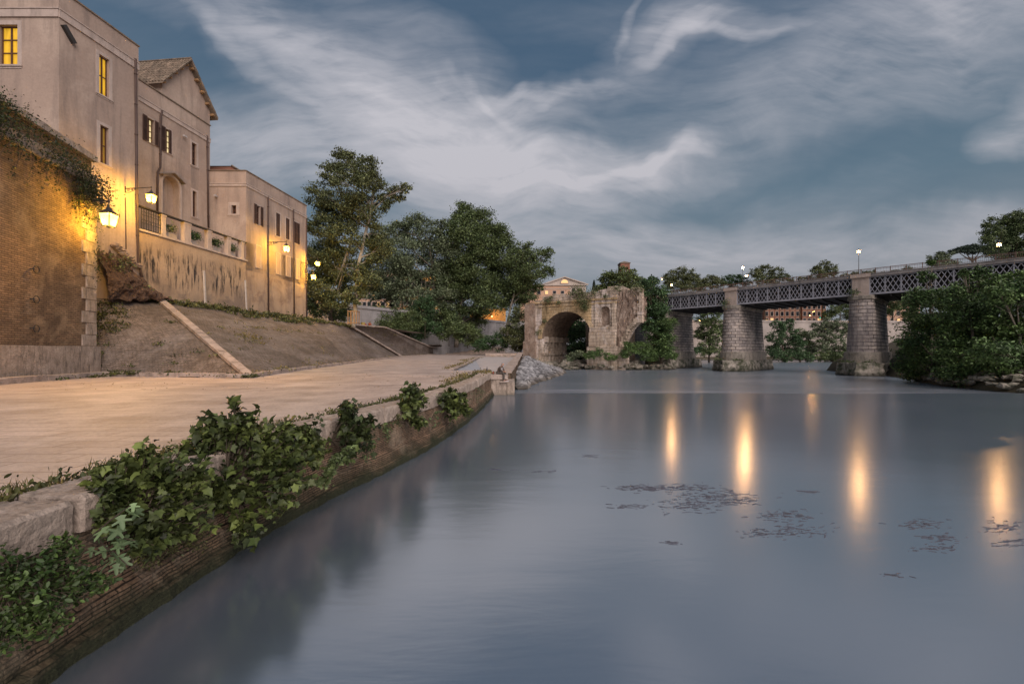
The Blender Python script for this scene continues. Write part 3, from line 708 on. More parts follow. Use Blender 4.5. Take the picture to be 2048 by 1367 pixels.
# arch spandrels inside the niche opening
K = 14
for s in (0, 1):
    for k in range(K//2):
        a0 = math.pi*(k/K); a1 = math.pi*((k+1)/K)
        sgn = 1 if s else -1; cu = (un0+un1)/2
        e = cu+sgn*rn
        p = [(cu+sgn*rn*math.cos(a0), zn+rn*math.sin(a0)), (cu+sgn*rn*math.cos(a1), zn+rn*math.sin(a1))]
        m.quad(B.w(p[0][0], p[0][1], .001), B.w(e if k else p[0][0], p[0][1] if k else zn, .001), B.w(e, p[1][1], .001), B.w(p[1][0], p[1][1], .001))
        m.quad(B.w(p[0][0], p[0][1], 0), B.w(p[1][0], p[1][1], 0), B.w(p[1][0], p[1][1], -.7), B.w(p[0][0], p[0][1], -.7))
for k in range(K//2-1, K//2): pass
m.quad(B.w(cu-rn*.25, zn+rn, .001), B.w(cu+rn*.25, zn+rn, .001), B.w(cu+rn*.25, zn+rn*.97, .001), B.w(cu-rn*.25, zn+rn*.97, .001))
m.quad(B.w(un0, zfl, -.7), B.w(un1, zfl, -.7), B.w(un1, zn+rn+.1, -.7), B.w(un0, zn+rn+.1, -.7))
m.quad(B.w(un0, zfl+.6, -.3), B.w(un0, zfl+.6, -.7), B.w(un0, zn, -.7), B.w(un0, zn, -.3)); m.quad(B.w(un1, zfl+.6, -.3), B.w(un1, zfl+.6, -.7), B.w(un1, zn, -.7), B.w(un1, zn, -.3))
a, b, c, d = B.w(ub0, 0), B.w(ub1, 0), B.w(ub1, 0, -20), B.w(ub0, 0, -20)
for p, q in ((b, c), (c, d), (d, a)): m.quad((*p[:2], zfl-.3), (*q[:2], zfl-.3), (*q[:2], zt2), (*p[:2], zt2))
m.add([(*p[:2], zt2-.05) for p in (a, b, c, d)], [(0,1,2,3)])
# gable block
ug0, ug1 = B.uz(325, 200)[0], B.uz(420, 240)[0]; ugm = (ug0+ug1)/2-.1; zev = B.uz(331, 163)[1]; zpk = B.uz(385, 131)[1]
zev = min(zev, zpk-3.2)
m.add([B.w(ug0, zt2-.2, -.01), B.w(ug1, zt2-.2, -.01), B.w(ug1, zev, -.01), B.w(ugm, zpk, -.01), B.w(ug0, zev, -.01)], [(0,1,2,3,4)])
m.quad(B.w(ug0, zt2-.2, -.01), B.w(ug0, zt2-.2, -16), B.w(ug0, zev, -16), B.w(ug0, zev, -.01)); m.quad(B.w(ug1, zt2-.2, -.01), B.w(ug1, zt2-.2, -16), B.w(ug1, zev, -16), B.w(ug1, zev, -.01))
m.build('wall', 'stucco', t)
r = MB(); ov = .55
def slab(u0, z0, u1, z1, th=.16, o0=.55, o1=-16, mi=0):
    q = [B.w(u, z+dz, o) for dz in (0, th) for (u, z, o) in ((u0, z0, o0), (u1, z1, o0), (u1, z1, o1), (u0, z0, o1))]
    r.add(q, [(3,2,1,0),(4,5,6,7),(0,1,5,4),(1,2,6,5),(2,3,7,6),(3,0,4,7)], mi)
sl = (zpk-zev)/(ugm-ug0); sr = (zpk-zev)/(ug1-ugm)
slab(ug0-ov, zev-ov*sl, ugm, zpk); slab(ugm, zpk+.001, ug1+ov, zev-ov*sr)
for side, s_ in ((0, sl), (1, sr)):       # rows of curved tiles
    n = int(16.5/.34); 
    for k in range(n):
        o = .5-k*.34
        uA, zA = (ug0-ov, zev-ov*sl) if side == 0 else (ug1+ov, zev-ov*sr)
        segs = 9
        for j in range(segs):
            f0, f1 = j/segs, (j+1.08)/segs; f1 = min(1, f1)
            p = B.w(uA*(1-f0)+ugm*f0, zA*(1-f0)+zpk*f0+.2, o+rng.uniform(-.03, .03)); q = B.w(uA*(1-f1)+ugm*f1, zA*(1-f1)+zpk*f1+.17, o+rng.uniform(-.03, .03))
            r.tube([p, q], [.115, .095], 5)
for k in range(40): r.tube([B.w(ugm, zpk+.24, .5-k*.42), B.w(ugm, zpk+.26, .05-k*.42)], [.15, .12], 6)
r.build('roof', 'roof_tile', t)
for f in (.12,.32,.52,.72,.9):
    for uA, s_ in ((ug0-ov, 0), (ug1+ov, 1)):
        r = MB(); u = uA*(1-f)+ugm*f; z = (zev-ov*(sl if s_ == 0 else sr))*(1-f)+zpk*f-.14; r.pbox(B, u-.1, u+.1, z-.13, z+.1, -.2, .45)
        r.build('rafter', 'wood', t)
m = MB(); m.pbox(B, ub0, ub1+.05, zt2, zt2+.1, -.3, .1); m.build('parapet_coping', 'roof_tile', t)
m = MB(); m.pbox(B, ub0, ub1, zc-.2, zc+.2, -.02, .09); m.pbox(B, ub0, ub1, zc+.2, zc+.28, -.02, .14); m.build('cornice', 'stone_trim', t)
dw = W1[1]-W1[0]
window(t, B, W1, fr=.12, pane='win_cream', bars=(1, 3), shutters=[(W1[0]-dw*.62, W1[0]-.02, .05), (W1[1]+.02, W1[1]+dw*.58, .05)], label='bright cream lit window with both shutters open')
dw = W2[1]-W2[0]
window(t, B, W2, fr=.12, pane='win_cream', bars=(1, 3), shutters=[(W2[0]-dw*.7, W2[0]-.02, .05), (W2[1]-.3, W2[1]-.02, .02)], label='lit window beside the bent drainpipe')
window(t, B, W3, fr=.22, bars=(1, 2)); window(t, B, W4, fr=.22, bars=(1, 2))
a_ = MB()   # niche archivolt and its little tile hood
for k in range(18):
    q0_, q1_ = math.pi*k/18, math.pi*(k+.99)/18
    for o0, o1, r0, r1 in ((-.01, .12, 1.02, 1.26),):
        vs = [B.w(cu+rn*rr*math.cos(q), zn+rn*rr*math.sin(q), o) for o in (o0, o1) for rr, q in ((r0, q0_), (r1, q0_), (r1, q1_), (r0, q1_))]
        a_.add(vs, [(3,2,1,0),(4,5,6,7),(0,1,5,4),(1,2,6,5),(2,3,7,6),(3,0,4,7)])
a_.pbox(B, un0-.26*rn, un0-.02*rn, zfl, zn, -.01, .12); a_.pbox(B, un1+.02*rn, un1+.26*rn, zfl, zn, -.01, .12)
a_.build('niche_arch', 'stone_trim', t)
a_ = MB(); a_.bar(B.w(un0-.35*rn, zn+rn*.75, .25), B.w(cu, zn+rn*1.38, .25), .5, .09); a_.bar(B.w(cu, zn+rn*1.38, .25), B.w(un1+.35*rn, zn+rn*.75, .25), .5, .09)
a_.build('niche_hood', 'roof_tile', t)
pipe(t, [B.at(322, 222, .12), B.at(319.5, 232, .12), B.at(318.5, 334, .12), B.at(313, 345, .12), B.at(312.6, 425, .12)], .09)
pipe(t, [B.at(412.7, 271.6, .12), B.at(415, 455, .12)], .09)
m = MB(); m.box(B.at(366, 273, .25), (.18,.4,.16)); m.build('security_camera', 'plaster_white', t)
# --- low palace on the right of the group
u0 = A.uz(492, 400)[0]; u1 = A.uz(613, 400)[0]; zt = A.uz(613, 412)[1]; zc = A.uz(613, 435)[1]; Yf = A.w(u0, 0)[1]; Xf = A.w(u0, 0)[0]
FB = Plane(0, Yf, 1, 0); xb = FB.uz(416, 400)[0]
t = thing('palace_building', A.w(u1, 6), 'low beige palace with closed brown shutters at the end of the row', 'building')
hs = [hole(A, 513, 520, 410, 448), hole(A, 552, 560, 424.6, 470.6), hole(A, 571.6, 579, 435.2, 477), hole(A, 589, 596, 444, 485)]
hl = [hole(A, 512, 521, 490.6, 534), hole(A, 553, 561, 505.8, 546.8), hole(A, 572.5, 580, 511.7, 551), hole(A, 592, 598, 518, 557)]
hw = (FB.uz(463, 411)[0], FB.uz(472.7, 411)[0], FB.uz(463, 427.6)[1], FB.uz(463, 410.6)[1])
m = MB(); wall_holes(m, A, u0, u1, 11.0, zt, [h for h in hs], .25); 
wall_holes(m, FB, xb, Xf, zfl-.3, zt, [hw], .35)
b, c, d = A.w(u1, 0), A.w(u1, 0, -20), V(Xf-20, Yf, 0)
m.quad((*b[:2], 5), (*c[:2], 5), (*c[:2], zt), (*b[:2], zt)); m.quad((*c[:2], 5), (*d[:2], 5), (*d[:2], zt), (*c[:2], zt)); m.quad((*d[:2], zt2-1), (xb, Yf, zt2-1), (xb, Yf, zt), (*d[:2], zt))
m.add([(Xf, Yf, zt-.05), (*b[:2], zt-.05), (*c[:2], zt-.05), (*d[:2], zt-.05)], [(0,1,2,3)])
m.build('wall', 'stucco', t)
m = MB(); hl_ = [h for h in hl]
wall_holes(m, A, u0, u1, 4.5, 11.0, [h for h in hl], .25)
for h in hl:
    if h[3] > 11.0: pass
m.build('lower_wall', 'stucco_base', t)
m = MB(); m.pbox(A, u0-.02, u1+.05, zt, zt+.1, -.35, .09); m.pbox(FB, xb, Xf-.02, zt, zt+.1, -.35, .09); m.build('parapet_coping', 'roof_tile', t)
m = MB(); m.pbox(A, u0-.02, u1, zc-.12, zc+.14, -.02, .09); m.pbox(FB, xb, Xf+.03, zc-.12, zc+.14, -.02, .09)
m.pbox(A, u0-.05, u1, zc+.14, zc+.22, -.02, .14); m.pbox(FB, xb, Xf+.08, zc+.14, zc+.22, -.02, .14); m.build('cornice', 'stone_trim', t)
for i, h in enumerate(hs):
    w_ = h[1]-h[0]
    if i == 0: window(t, A, h, fr=.14, shutters=[(h[0]-w_*.75, h[0]-.02, .04), (h[1]+.02, h[1]+w_*.8, .04)], label='window with shutters folded open')
    elif i == 3: window(t, A, h, fr=.18, shutters=[(h[0]-.12, h[0]+w_*.5-.05, .04), (h[0]+w_*.5+.05, h[1]+.25, .05)])
    else: window(t, A, h, fr=.2, shutters=[(h[0], h[0]+w_*.5-.01, -.06), (h[0]+w_*.5+.01, h[1], -.06)])
for h in hl: window(t, A, h, fr=.12, bars=(1, 1), pane='dark_glass')
window(t, FB, hw, fr=.36, bars=(1, 1), depth=.33, label='small square window in a broad stone frame')
pipe(t, [A.at(534.7, 394, .12), A.at(535.5, 627, .12)], .09); pipe(t, [A.at(585.3, 419, .12), A.at(587, 633, .12)], .09); pipe(t, [A.at(611.5, 437, .12), A.at(611.8, 636, .12)], .08)
m = MB(); m.box((FB.uz(434, 393)[0], Yf-.25, FB.uz(434, 393)[1]), (.2,.35,.18)); m.build('security_camera', 'plaster_white', t)
# brown roof behind it
t = thing('tiled_roof_house', (Xf-8, Yf+4, zt), 'small brown tiled roof showing above the low palace parapet', 'building')
xa, za = FB.uz(405, 318)[0], FB.uz(430, 318)[1]; xq = FB.uz(476, 342)[0]
m = MB(); m.add([(xa-4, Yf+3, za+.5), (xa+1.4, Yf+3, za+.5), (xq+.4, Yf+3, zt-.1), (xq+.4, Yf+9, zt-.1), (xa+1.4, Yf+9, za+.5), (xa-4, Yf+9, za+.5)], [(0,1,4,5),(1,2,3,4)])
for k in range(16):
    y = Yf+3+k*.38; m.tube([(xa+1.4, y, za+.56), (xq+.5, y, zt-.02)], .1, 5)
m.build('roof', 'roof_tile', t)
m = MB(); m.add([(xa-4, Yf+3.1, zt-1), (xq+.2, Yf+3.1, zt-1), (xq+.2, Yf+3.1, zt-.1), (xa+1.4, Yf+3.1, za+.45), (xa-4, Yf+3.1, za+.45)], [(0,1,2,3,4)]); m.build('wall', 'red_brick', t)

# --- terrace retaining wall with balustrade
ua, ub = A.uz(277, 450)[0], A.uz(492, 450)[0]; zl = zfl+.1; zh = A.uz(285, 412)[1]
t = thing('terrace_wall', A.w(ua, 6), 'stained ochre retaining wall with balustrade terrace below the middle palace', 'wall')
m = MB(); m.grid(lambda u, v: tuple(A.w(ua+(ub-ua)*u, 4.8+(zl-4.8)*v, .05*math.sin(u*23)*math.sin(v*9)*(v*(1-v)*4))), 40, 12)
m.build('wall_face', 'stucco_damp', t)
# tall base continuing under the tall palace
m = MB(); m.pbox(A, uc-3, ua-.02, 3.0, 9.5, -.5, -.01)
m.build('wall_base', 'stucco_warm', t)
m = MB(); m.add([A.w(ua, zl-.15, 0), A.w(ub, zl-.15, 0), A.w(ub, zl-.15, -5.2), A.w(ua, zl-.15, -5.2)], [(0,1,2,3)]); m.build('terrace_floor', 'pave', t)
m = MB(); m.pbox(A, ua+.02, ub+.1, zl-.18, zl, -.35, .14); m.build('ledge', 'stone_trim', t)
pil = [(324, 336.5), (369, 386), (415.6, 427), (455, 464.5), (482, 491)]
for a, b in pil:
    m = MB(); x, y = A.uz(a, 440)[0], A.uz(b, 440)[0]; m.pbox(A, x, y-.25, zl, zh-.12, -.4, .02); m.pbox(A, x-.04, y-.2, zl, zl+.14, -.44, .06); m.pbox(A, x-.04, y-.2, zh-.26, zh-.12, -.44, .06)
    m.build('pillar', 'stone_trim', t)
m = MB(); m.pbox(A, ua+.05, ub+.05, zh-.12, zh, -.3, .06)
m.build('handrail', 'iron', t)
m = MB(); x0, x1 = A.uz(285, 440)[0], A.uz(323, 440)[0]
for k in range(9):
    x = x0+(x1-x0)*k/8; m.bar(A.w(x, zl+.05, -.1), A.w(x, zh-.15, -.1), .04)
for k in range(4):
    cx = x0+(x1-x0)*(k+.5)/4; rr = (x1-x0)/8.2
    for s_ in (.38, .72):
        m.tube([A.w(cx+rr*math.cos(q*.52), zl+(zh-zl)*s_+rr*.8*math.sin(q*.52), -.1) for q in range(13)], .022, 5, cap=False)
m.bar(A.w(x0, zl+.12, -.1), A.w(x1, zl+.12, -.1), .05)
m.build('iron_grille', 'iron', t)
m = MB()
for a, y0_, y1_, w_ in ((407, 541, 607, .16), (490, 560, 622, .14)):
    m.bar(A.at(a-2, y0_, .15), A.at(a+1, y1_, .15), w_)
m.build('buttress_pipe', 'plaster_white', t)
# planters on the terrace
def leafball(n, c, r, s, gap=.6):
    d = rng.normal(size=(n, 3)); d /= np.linalg.norm(d, axis=1, keepdims=True)
    k = rng.uniform(gap, 1, (n, 1)); lump = 1+.35*np.sin(d[:, :1]*5+c[0])*np.cos(d[:, 1:2]*4+d[:, 2:3]*5+c[1])
    return np.array(c)+d*k*lump*np.array(r)
for i, (px, w_, lab) in enumerate(((352, 1.15, 'pale box planter with a sparse leggy plant next to the iron grille'), (399, 1.1, 'pale box planter with a rounded bush between the middle terrace pillars'),
                                 (441, 1.1, 'pale box planter with a spreading dark plant on the terrace'), (473, .95, 'smallest planter at the far end of the terrace balustrade'))):
    u = A.uz(px, 460)[0]; b = A.w(u, zl, -.75)
    t2 = thing('planter', b, lab, 'planter', 'planters along the terrace balustrade')
    m = MB(); ang = math.atan2(.995, .0995)
    m.box(b+V(0,0,.3), (w_, .55, .56), ang); m.box(b+V(0,0,.56), (w_+.08, .63, .07), ang); m.build('box', 'planter', t2)
    m = MB(); m.tube([b+V(0,0,.5), b+V(.05,.1,.9)], .04, 5); m.build('stem', 'bark_dark', t2)
    q = leafball([330, 900, 800, 450][i], b+V(0,.1,1.1), (.6+.15*(i > 0), .85, .55), .1, .3)
    leaf_obj('foliage', 'leaf_deep' if i == 1 else 'leaf_plane', q, rng.uniform(.1, .2, len(q)), t2, tpl=OVAL)
# --- big brick wall on the left
Wp = Plane(-28.9, 29.55, 1.9, -7.05, -1)   # direction towards the camera
Wp.n = V(.9655, .2602)
L = 36; zt = 15.08; zb = H+8*29.55/F
t = thing('brick_wall', Wp.w(0, 0), 'massive old brick wall with stone quoins at the far left', 'wall')
m = MB(); m.pbox(Wp, .0, L, .0, 13.1, -7, 0); m.pbox(Wp, 0.0, L, 13.1, zt-.35, -6.9, -.18); m.build('wall_face', 'brick_wall', t)
m = MB()
for k in range(13): a = k*2.8; m.pbox(Wp, max(a, -.1), a+2.78, 0, zb-.02*(k % 2), -.4, .28+.015*(k % 3))
m.pbox(Wp, -.14, 0.0, 0, zb, -7, .27); m.build('base_course', 'travertine', t)
m = MB()
for k in range(40):
    a = k*1.1; 
    if a > L: break
    m.pbox(Wp, a-.1, a+1.07, zt-.35, zt+.06*rng.uniform(.2, 1), -1.0, .1+rng.uniform(0, .04))
m.build('coping', 'travertine', t)
m = MB(); m.pbox(Wp, -.05, L, 12.95, 13.1, -.1, .2); m.pbox(Wp, -.05, L, 13.1, 13.75, -.1, .06); m.build('string_course', 'travertine', t)
m = MB(); hgt = (13.0-zb)/14.0
for k in range(14):
    wq = 1.28 if k % 2 == 0 else .9
    m.pbox(Wp, -.06, wq, zb+k*hgt+.02, zb+(k+1)*hgt-.02, -1.2, .07+.02*(k % 2))
m.build('quoins', 'travertine', t)
for y in (538.5, 598.5, 657):
    c = Wp.at(66, y, .16); m = MB()
    m.tube([c+V(.0, 0, 0)+Wp_ for Wp_ in [np.append(Wp.d*.21*math.cos(q*.4488), .21*math.sin(q*.4488)) for q in range(15)]], .024, 6, cap=False)
    m.bar(Wp.at(60, y-1, -.02), Wp.at(60, y-1, .22), .06)
    m.build('mooring_ring', 'iron', t)
# --- tuff ruin at the foot of the tall palace
t = thing('tuff_outcrop', A.at(250, 598), 'dark rough remnant of tuff masonry leaning on the palace base', 'ruin')
from mathutils import noise as mn, Vector
def tf(u, v):
    px = 186+u*134; pt = 502+(px-186)*.12 if px < 232 else 507.5+(px-232)*1.04
    pt += 4*math.sin(px*.31)+3*math.sin(px*.83); pb = 600+3*math.sin(px*.2)
    p = A.at(px, pt*v+pb*(1-v), 0)
    k = mn.fractal(Vector(p)*.9, .7, 2.1, 6)
    return tuple(A.at(px, pt*v+pb*(1-v), .1+(1.2*math.sin(math.pi*(1-v)*.62)+.38*k)*min(1, (1-v)*8)))
m = MB(); m.grid(tf, 90, 60); m.build('masonry', 'tuff', t)
tag(leaf_obj('overgrowth', 'leaf_olive', np.concatenate([np.array(A.at(px, 508+(max(0, px-232))*1.04+dy, .9))+rng.normal(size=(60, 3))*V(.3,.3,.22) for px, dy in ((200,6),(214,30),(236,12),(250,45),(268,30),(280,62),(226,66),(296,24))]), rng.uniform(.1, .26, 480), t), kind='stuff')
m = MB()
for k in range(26):
    f = k/26; px = 225+f*50; m.rock(A.at(px, 490+f*46+rng.uniform(-4, 4), .1), .35, (1,1,.6))
m.build('brick_rubble', 'ruin_dark', t)

# ------------------------------------------------------------------ lanterns
def lamp_light(root, x, y, z, power, col, size=.12):
    l = bpy.data.lights.new('lamp_light', 'POINT'); l.energy = power; l.color = col; l.shadow_soft_size = size
    o = bpy.data.objects.new('lamp_light', l); COL.objects.link(o); o.location = (x, y, z); o.parent = root; return o
POWER = {'lamp_glow': (1300, (1.0,.53,.04)), 'lamp_bridge': (1100, (1.0,.52,.2)), 'lamp_small': (500, (1.0,.5,.14))}
def lantern_parts(root, s=1.0, z=0.0, x=0.0, glow='lamp_glow', y=0.0, power=None):
    """square tapering lantern hanging/standing with its bottom at z"""
    m = MB(); b, w_, h = .17*s, .28*s, .62*s; c = np.array(root.location)*0+V(x, y, z)
    fr = MB()
    for sx, sy in ((-1,-1),(1,-1),(1,1),(-1,1)): fr.bar(c+V(sx*b, sy*b, 0), c+V(sx*w_, sy*w_, h), .03*s)
    for q, zz_ in ((b, 0), (w_, h)):
        for (ax, ay), (bx, by) in (((-1,-1),(1,-1)),((1,-1),(1,1)),((1,1),(-1,1)),((-1,1),(-1,-1))): fr.bar(c+V(ax*q, ay*q, zz_), c+V(bx*q, by*q, zz_), .035*s)
    fr.lathe(c+V(0,0,-.07*s), [(.02*s, 0), (.05*s, .03*s), (.12*s, .06*s)], 8)
    off = wloc(root); fr.v = [tuple(np.array(q)+off) for q in fr.v]; fr.build('lantern_frame', 'iron', root)
    g = MB(); i = .92
    bq = [c+V(sx*b*i, sy*b*i, .01) for sx, sy in ((-1,-1),(1,-1),(1,1),(-1,1))]; tq = [c+V(sx*w_*i, sy*w_*i, h-.01) for sx, sy in ((-1,-1),(1,-1),(1,1),(-1,1))]
    g.add(bq+tq, [(3,2,1,0),(4,5,6,7),(0,1,5,4),(1,2,6,5),(2,3,7,6),(3,0,4,7)]); g.v = [tuple(np.array(q)+off) for q in g.v]; g.build('glass', glow, root)
    pw_ = POWER[glow]; lamp_light(root, x, y, z+.3*s, power or pw_[0], pw_[1], .17*s)
    cp = MB(); cp.lathe(c+V(0,0,h+.01*s), [(.4*s, 0), (.36*s, .04*s), (.2*s, .18*s), (.13*s, .2*s), (.11*s, .3*s), (.04*s, .36*s), (.05*s, .42*s), (.01*s, .5*s)], 8)
    cp.v = [tuple(np.array(q)+off) for q in cp.v]; cp.build('cap', 'iron', root, True)
def wall_lantern(base, ndir, L, s, label, scroll=True, drop=1.15, glow='lamp_glow', power=None):
    t = thing('wall_lantern', base, label, 'lantern', 'lit wall lanterns on iron brackets')
    n = np.array([ndir[0], ndir[1], 0.0]); m = MB(); b = np.array(base)
    e = b+n*L
    m.bar(b-n*.05-V(0,0,.35*s), b-n*.05+V(0,0,.2*s), .1*s, .06); m.tube([b, e], .035*s, 6)
    if scroll:
        for cx, cz, r_, tr_ in ((.28, -.16, .15, 0), (.62, -.12, .1, 0), (.9, -.09, .07, 0)):
            pts = [b+n*(cx*s+r_*s*(1-k/22)*math.cos(k*.55))+V(0, 0, cz*s+r_*s*(1-k/22)*math.sin(k*.55)) for k in range(20)]
            m.tube(pts, .018*s, 5)
        m.tube([b-V(0,0,.32*s), b+n*.3*s-V(0,0,.36*s), b+n*.75*s-V(0,0,.2*s), b+n*1.2*s-V(0,0,.03)], .022*s, 5)
    m.tube([e, e-V(0,0,(drop-.98)*s)], .02*s, 5); m.lathe(e, [(.03*s,-.05*s),(.06*s,0),(.03*s,.06*s),(.01*s,.1*s)], 6)
    m.build('bracket', 'iron', t)
    lantern_parts(t, s, x=n[0]*L, y=n[1]*L, z=-drop*s-.12*s, glow=glow, power=power)
    return t
wall_lantern(Wp.at(157, 398, .05), Wp.n, 1.6, 1.32, 'biggest wall lantern on a scrolled bracket at the brick wall corner', power=1100)
wall_lantern(A.at(250, 377, .05), A.n, 2.35, .98, 'wall lantern hanging beside the arched niche of the middle palace')
wall_lantern(A.at(537, 484, .05), A.n, 2.35, 1.05, 'wall lantern in front of the low palace between its shuttered windows', drop=1.1)
E1 = A.w(u1-.05, 0, 0)
wall_lantern(V(-29.75, 61.55, 13.25), (.87, .5), 1.0, 1.0, 'lower of the two wall lanterns past the end of the low palace', scroll=False)
wall_lantern(V(-29.75, 61.6, 15.1), (.99, .14), 1.6, .95, 'upper wall lantern seen against the tree past the low palace', scroll=False)

# spot added in the big lantern for the pavement glow of an unseen lamp
lt = [o for o in bpy.data.objects if o.get('label', '').startswith('biggest wall lantern')][0]
pl_ = [o for o in lt.children if o.type == 'LIGHT'][0]
sp = bpy.data.lights.new('added_pavement_spot', 'SPOT'); sp.energy = 7500; sp.color = (1.0,.5,.14); sp.spot_size = math.radians(105); sp.spot_blend = 1.0; sp.shadow_soft_size = .12
so_ = bpy.data.objects.new('added_pavement_spot', sp); COL.objects.link(so_); so_.parent = lt; so_.location = pl_.location
from mathutils import Vector
d_ = Vector((-14, 17, 0))-(Vector(lt.location)+pl_.location); so_.rotation_euler = d_.to_track_quat('-Z', 'Y').to_euler()
# ------------------------------------------------------------------ iron lattice bridge
Lb = Plane(36.6, 99.8, .6606, -.7507)
PIERS = [-2.2, 14.0, 35.3, 57.5]
ib = thing('iron_bridge', Lb.w(14, -2.9), 'grey iron lattice girder bridge on tall banded stone piers', 'bridge')
def lattice(off, u0, u1, m):
    n = max(1, round((u1-u0)/1.9)); st = (u1-u0)/n; zb, zt = 11.42, 13.95
    for k in range(n+1):
        u = u0+st*k; m.pbox(Lb, u-.09, u+.09, zb, zt, off-.05, off+.09)
    h = st/3
    for k in range(-2, 3*n+1):
        a, b = u0+k*h, u0+k*h+2*h
        for s in (0, 1):
            p, q = (a, zb), (b, zt)
            if p[0] < u0: f = (u0-p[0])/(2*h); p = (u0, zb+(zt-zb)*f)
            if q[0] > u1: f = (u1-a)/(2*h); q = (u1, zb+(zt-zb)*f)
            if q[0]-p[0] < .1: continue
            z0, z1 = (p[1], q[1]) if s == 0 else (zb+zt-p[1], zb+zt-q[1])
            m.bar(Lb.w(p[0], z0, off+.03*s), Lb.w(q[0], z1, off+.03*s), .03, .1)
ends = [-14]+PIERS+[76]
for i, (a, b) in enumerate(zip(ends, ends[1:])):
    a_, b_ = a+(1.2 if i else 0), b-(1.2 if i < 4 else 0)
    m = MB()
    for off in (0, -13.0):
        lattice(off, a_, b_, m)
        m.pbox(Lb, a_-.1, b_+.1, 11.1, 11.42, off-.2, off+.14); m.pbox(Lb, a_-.1, b_+.1, 13.95, 14.15, off-.2, off+.16)
    m.build('lattice_girder', 'girder', ib)
m = MB(); m.pbox(Lb, -14, 76, 10.95, 11.06, -13.1, -.25); m.pbox(Lb, -14, 76, 11.2, 13.9, -12.0, -1.2)
for k in range(48): u = -14+k*1.9; m.pbox(Lb, u-.1, u+.1, 10.7, 10.94, -13.2, .05)
m.build('underframe', 'girder_dark', ib)
m = MB(); m.pbox(Lb, -14, 76, 14.16, 14.55, -13.7, .42); m.pbox(Lb, -14, 76, 14.56, 14.66, -13.8, .5); m.build('deck', 'deck_band', ib)
for off in (.35, -13.5):
    m = MB(); n = 480
    for k in range(n): u = -14+k*90/n; m.bar(Lb.w(u, 14.66, off), Lb.w(u, 15.45, off), .022)
    for k in range(48): u = -14+k*1.9; m.bar(Lb.w(u, 14.66, off), Lb.w(u, 15.55, off), .08)
    for z, w_ in ((15.47, .08), (14.8, .05), (15.3, .035)): m.pbox(Lb, -14, 76, z-w_/2, z+w_/2, off-.04, off+.04)
    m.build('railing', 'rail_rust', ib)
m = MB(); m.pbox(Lb, -14, 76, 14.67, 14.95, -11.6, -11.3); m.build('parapet_rail', 'plastic_red', ib) if False else None
def stadium(u, w_, o_front, o_back, z, n=9):
    q = []
    for k in range(n+1):
        a = math.pi*k/n; q.append(Lb.w(u+w_*math.cos(a), z, o_front+w_*.8*math.sin(a)))
    for k in range(n+1):
        a = math.pi*k/n; q.append(Lb.w(u-w_*math.cos(a), z, o_back-w_*.8*math.sin(a)))
    return q
def loft(m, rings):
    n = len(rings[0]); vs = [p for r in rings for p in r]
    fs = [(i*n+k, i*n+(k+1) % n, (i+1)*n+(k+1) % n, (i+1)*n+k) for i in range(len(rings)-1) for k in range(n)]
    fs += [tuple(range(n-1, -1, -1)), tuple((len(rings)-1)*n+k for k in range(n))]
    m.add(vs, fs)
for u in PIERS:
    m = MB(); loft(m, [stadium(u, w_, -.6, -12.6, z) for z, w_ in ((1.35, 2.12), (4, 1.98), (7, 1.82), (10.3, 1.66))])
    def puv(q, u=u):
        d_ = np.array(q[:2])-Lb.o[:2]; a = d_@Lb.d[:2]-u; o = d_@Lb.n[:2]+.6
        if o > 0: return (math.atan2(o, a)*2.1, q[2])
        return (o if a > 0 else 2.1*math.pi-o, q[2])
    p = m.build('pier', 'pier', ib, uv=puv)
    m = MB(); loft(m, [stadium(u, w_, -.6, -12.6, z) for z, w_ in ((10.3, 1.76), (10.4, 1.96), (10.95, 2.0), (11.05, 1.85), (11.09, 1.75))]); m.build('pier_cap', 'pier_base', p)
    m = MB(); loft(m, [stadium(u, w_, -.7, -12.5, z) for z, w_ in ((-.5, 2.6), (1.25, 2.5), (1.4, 2.38))]); m.build('plinth', 'pier_base', p)
    m = MB()
    def fn(a, b):
        q = [(-3.4, 1.4), (0, 4.3), (3.4, 1.4), (3.4, -15.2), (-3.4, -15.2), (-3.4, 1.4)]
        f = a*5; i = min(4, int(f)); g = f-i; x = q[i][0]*(1-g)+q[i+1][0]*g; o = q[i][1]*(1-g)+q[i+1][1]*g
        j = rng.normal(size=3)*.09 if 0 < a < 1 else np.zeros(3)
        return tuple(Lb.w(u+x*(1-.1*b), -3.4+2.95*b, o*(1-.03*b))+j)
    m.grid(fn, 45, 7); n = 46; m.add([m.v[7*n+k] for k in range(45)], [tuple(range(45))]); m.build('footing', 'rough_rock', p)
    for q in ((u-1.15, u+1.15, 11.09, 14.12, -.9, .28), (u-1.15, u+1.15, 11.09, 14.12, -13.5, -12.4), (u-1.35, u+1.35, 14.1, 14.7, -1, .6)):
        m = MB(); m.pbox(Lb, *q); m.build('pier_block', 'stone_trim', p)
    q = np.concatenate([np.array(Lb.w(u+rng.uniform(-3, 3), -.4, rng.uniform(.3, 2.2)))+rng.normal(size=(60, 3))*V(.3, .3, .2) for _ in range(9)])
    tag(leaf_obj('moss_plants', 'leaf_plane', q, rng.uniform(.12, .3, len(q)), p), kind='stuff')
    if u in (14.0, 35.3):
        q = Lb.w(u+(-.8), 11.6, .6)+rng.normal(size=(260, 3))*V(.55, .4, .45)
        tag(leaf_obj('ledge_plants', 'leaf_plane', q, rng.uniform(.12, .28, len(q)), p), kind='stuff')
# abutment at the left end
m = MB(); m.pbox(Lb, -24, -13, -3, 14.5, -14, .6); m.build('abutment', 'pier', ib)

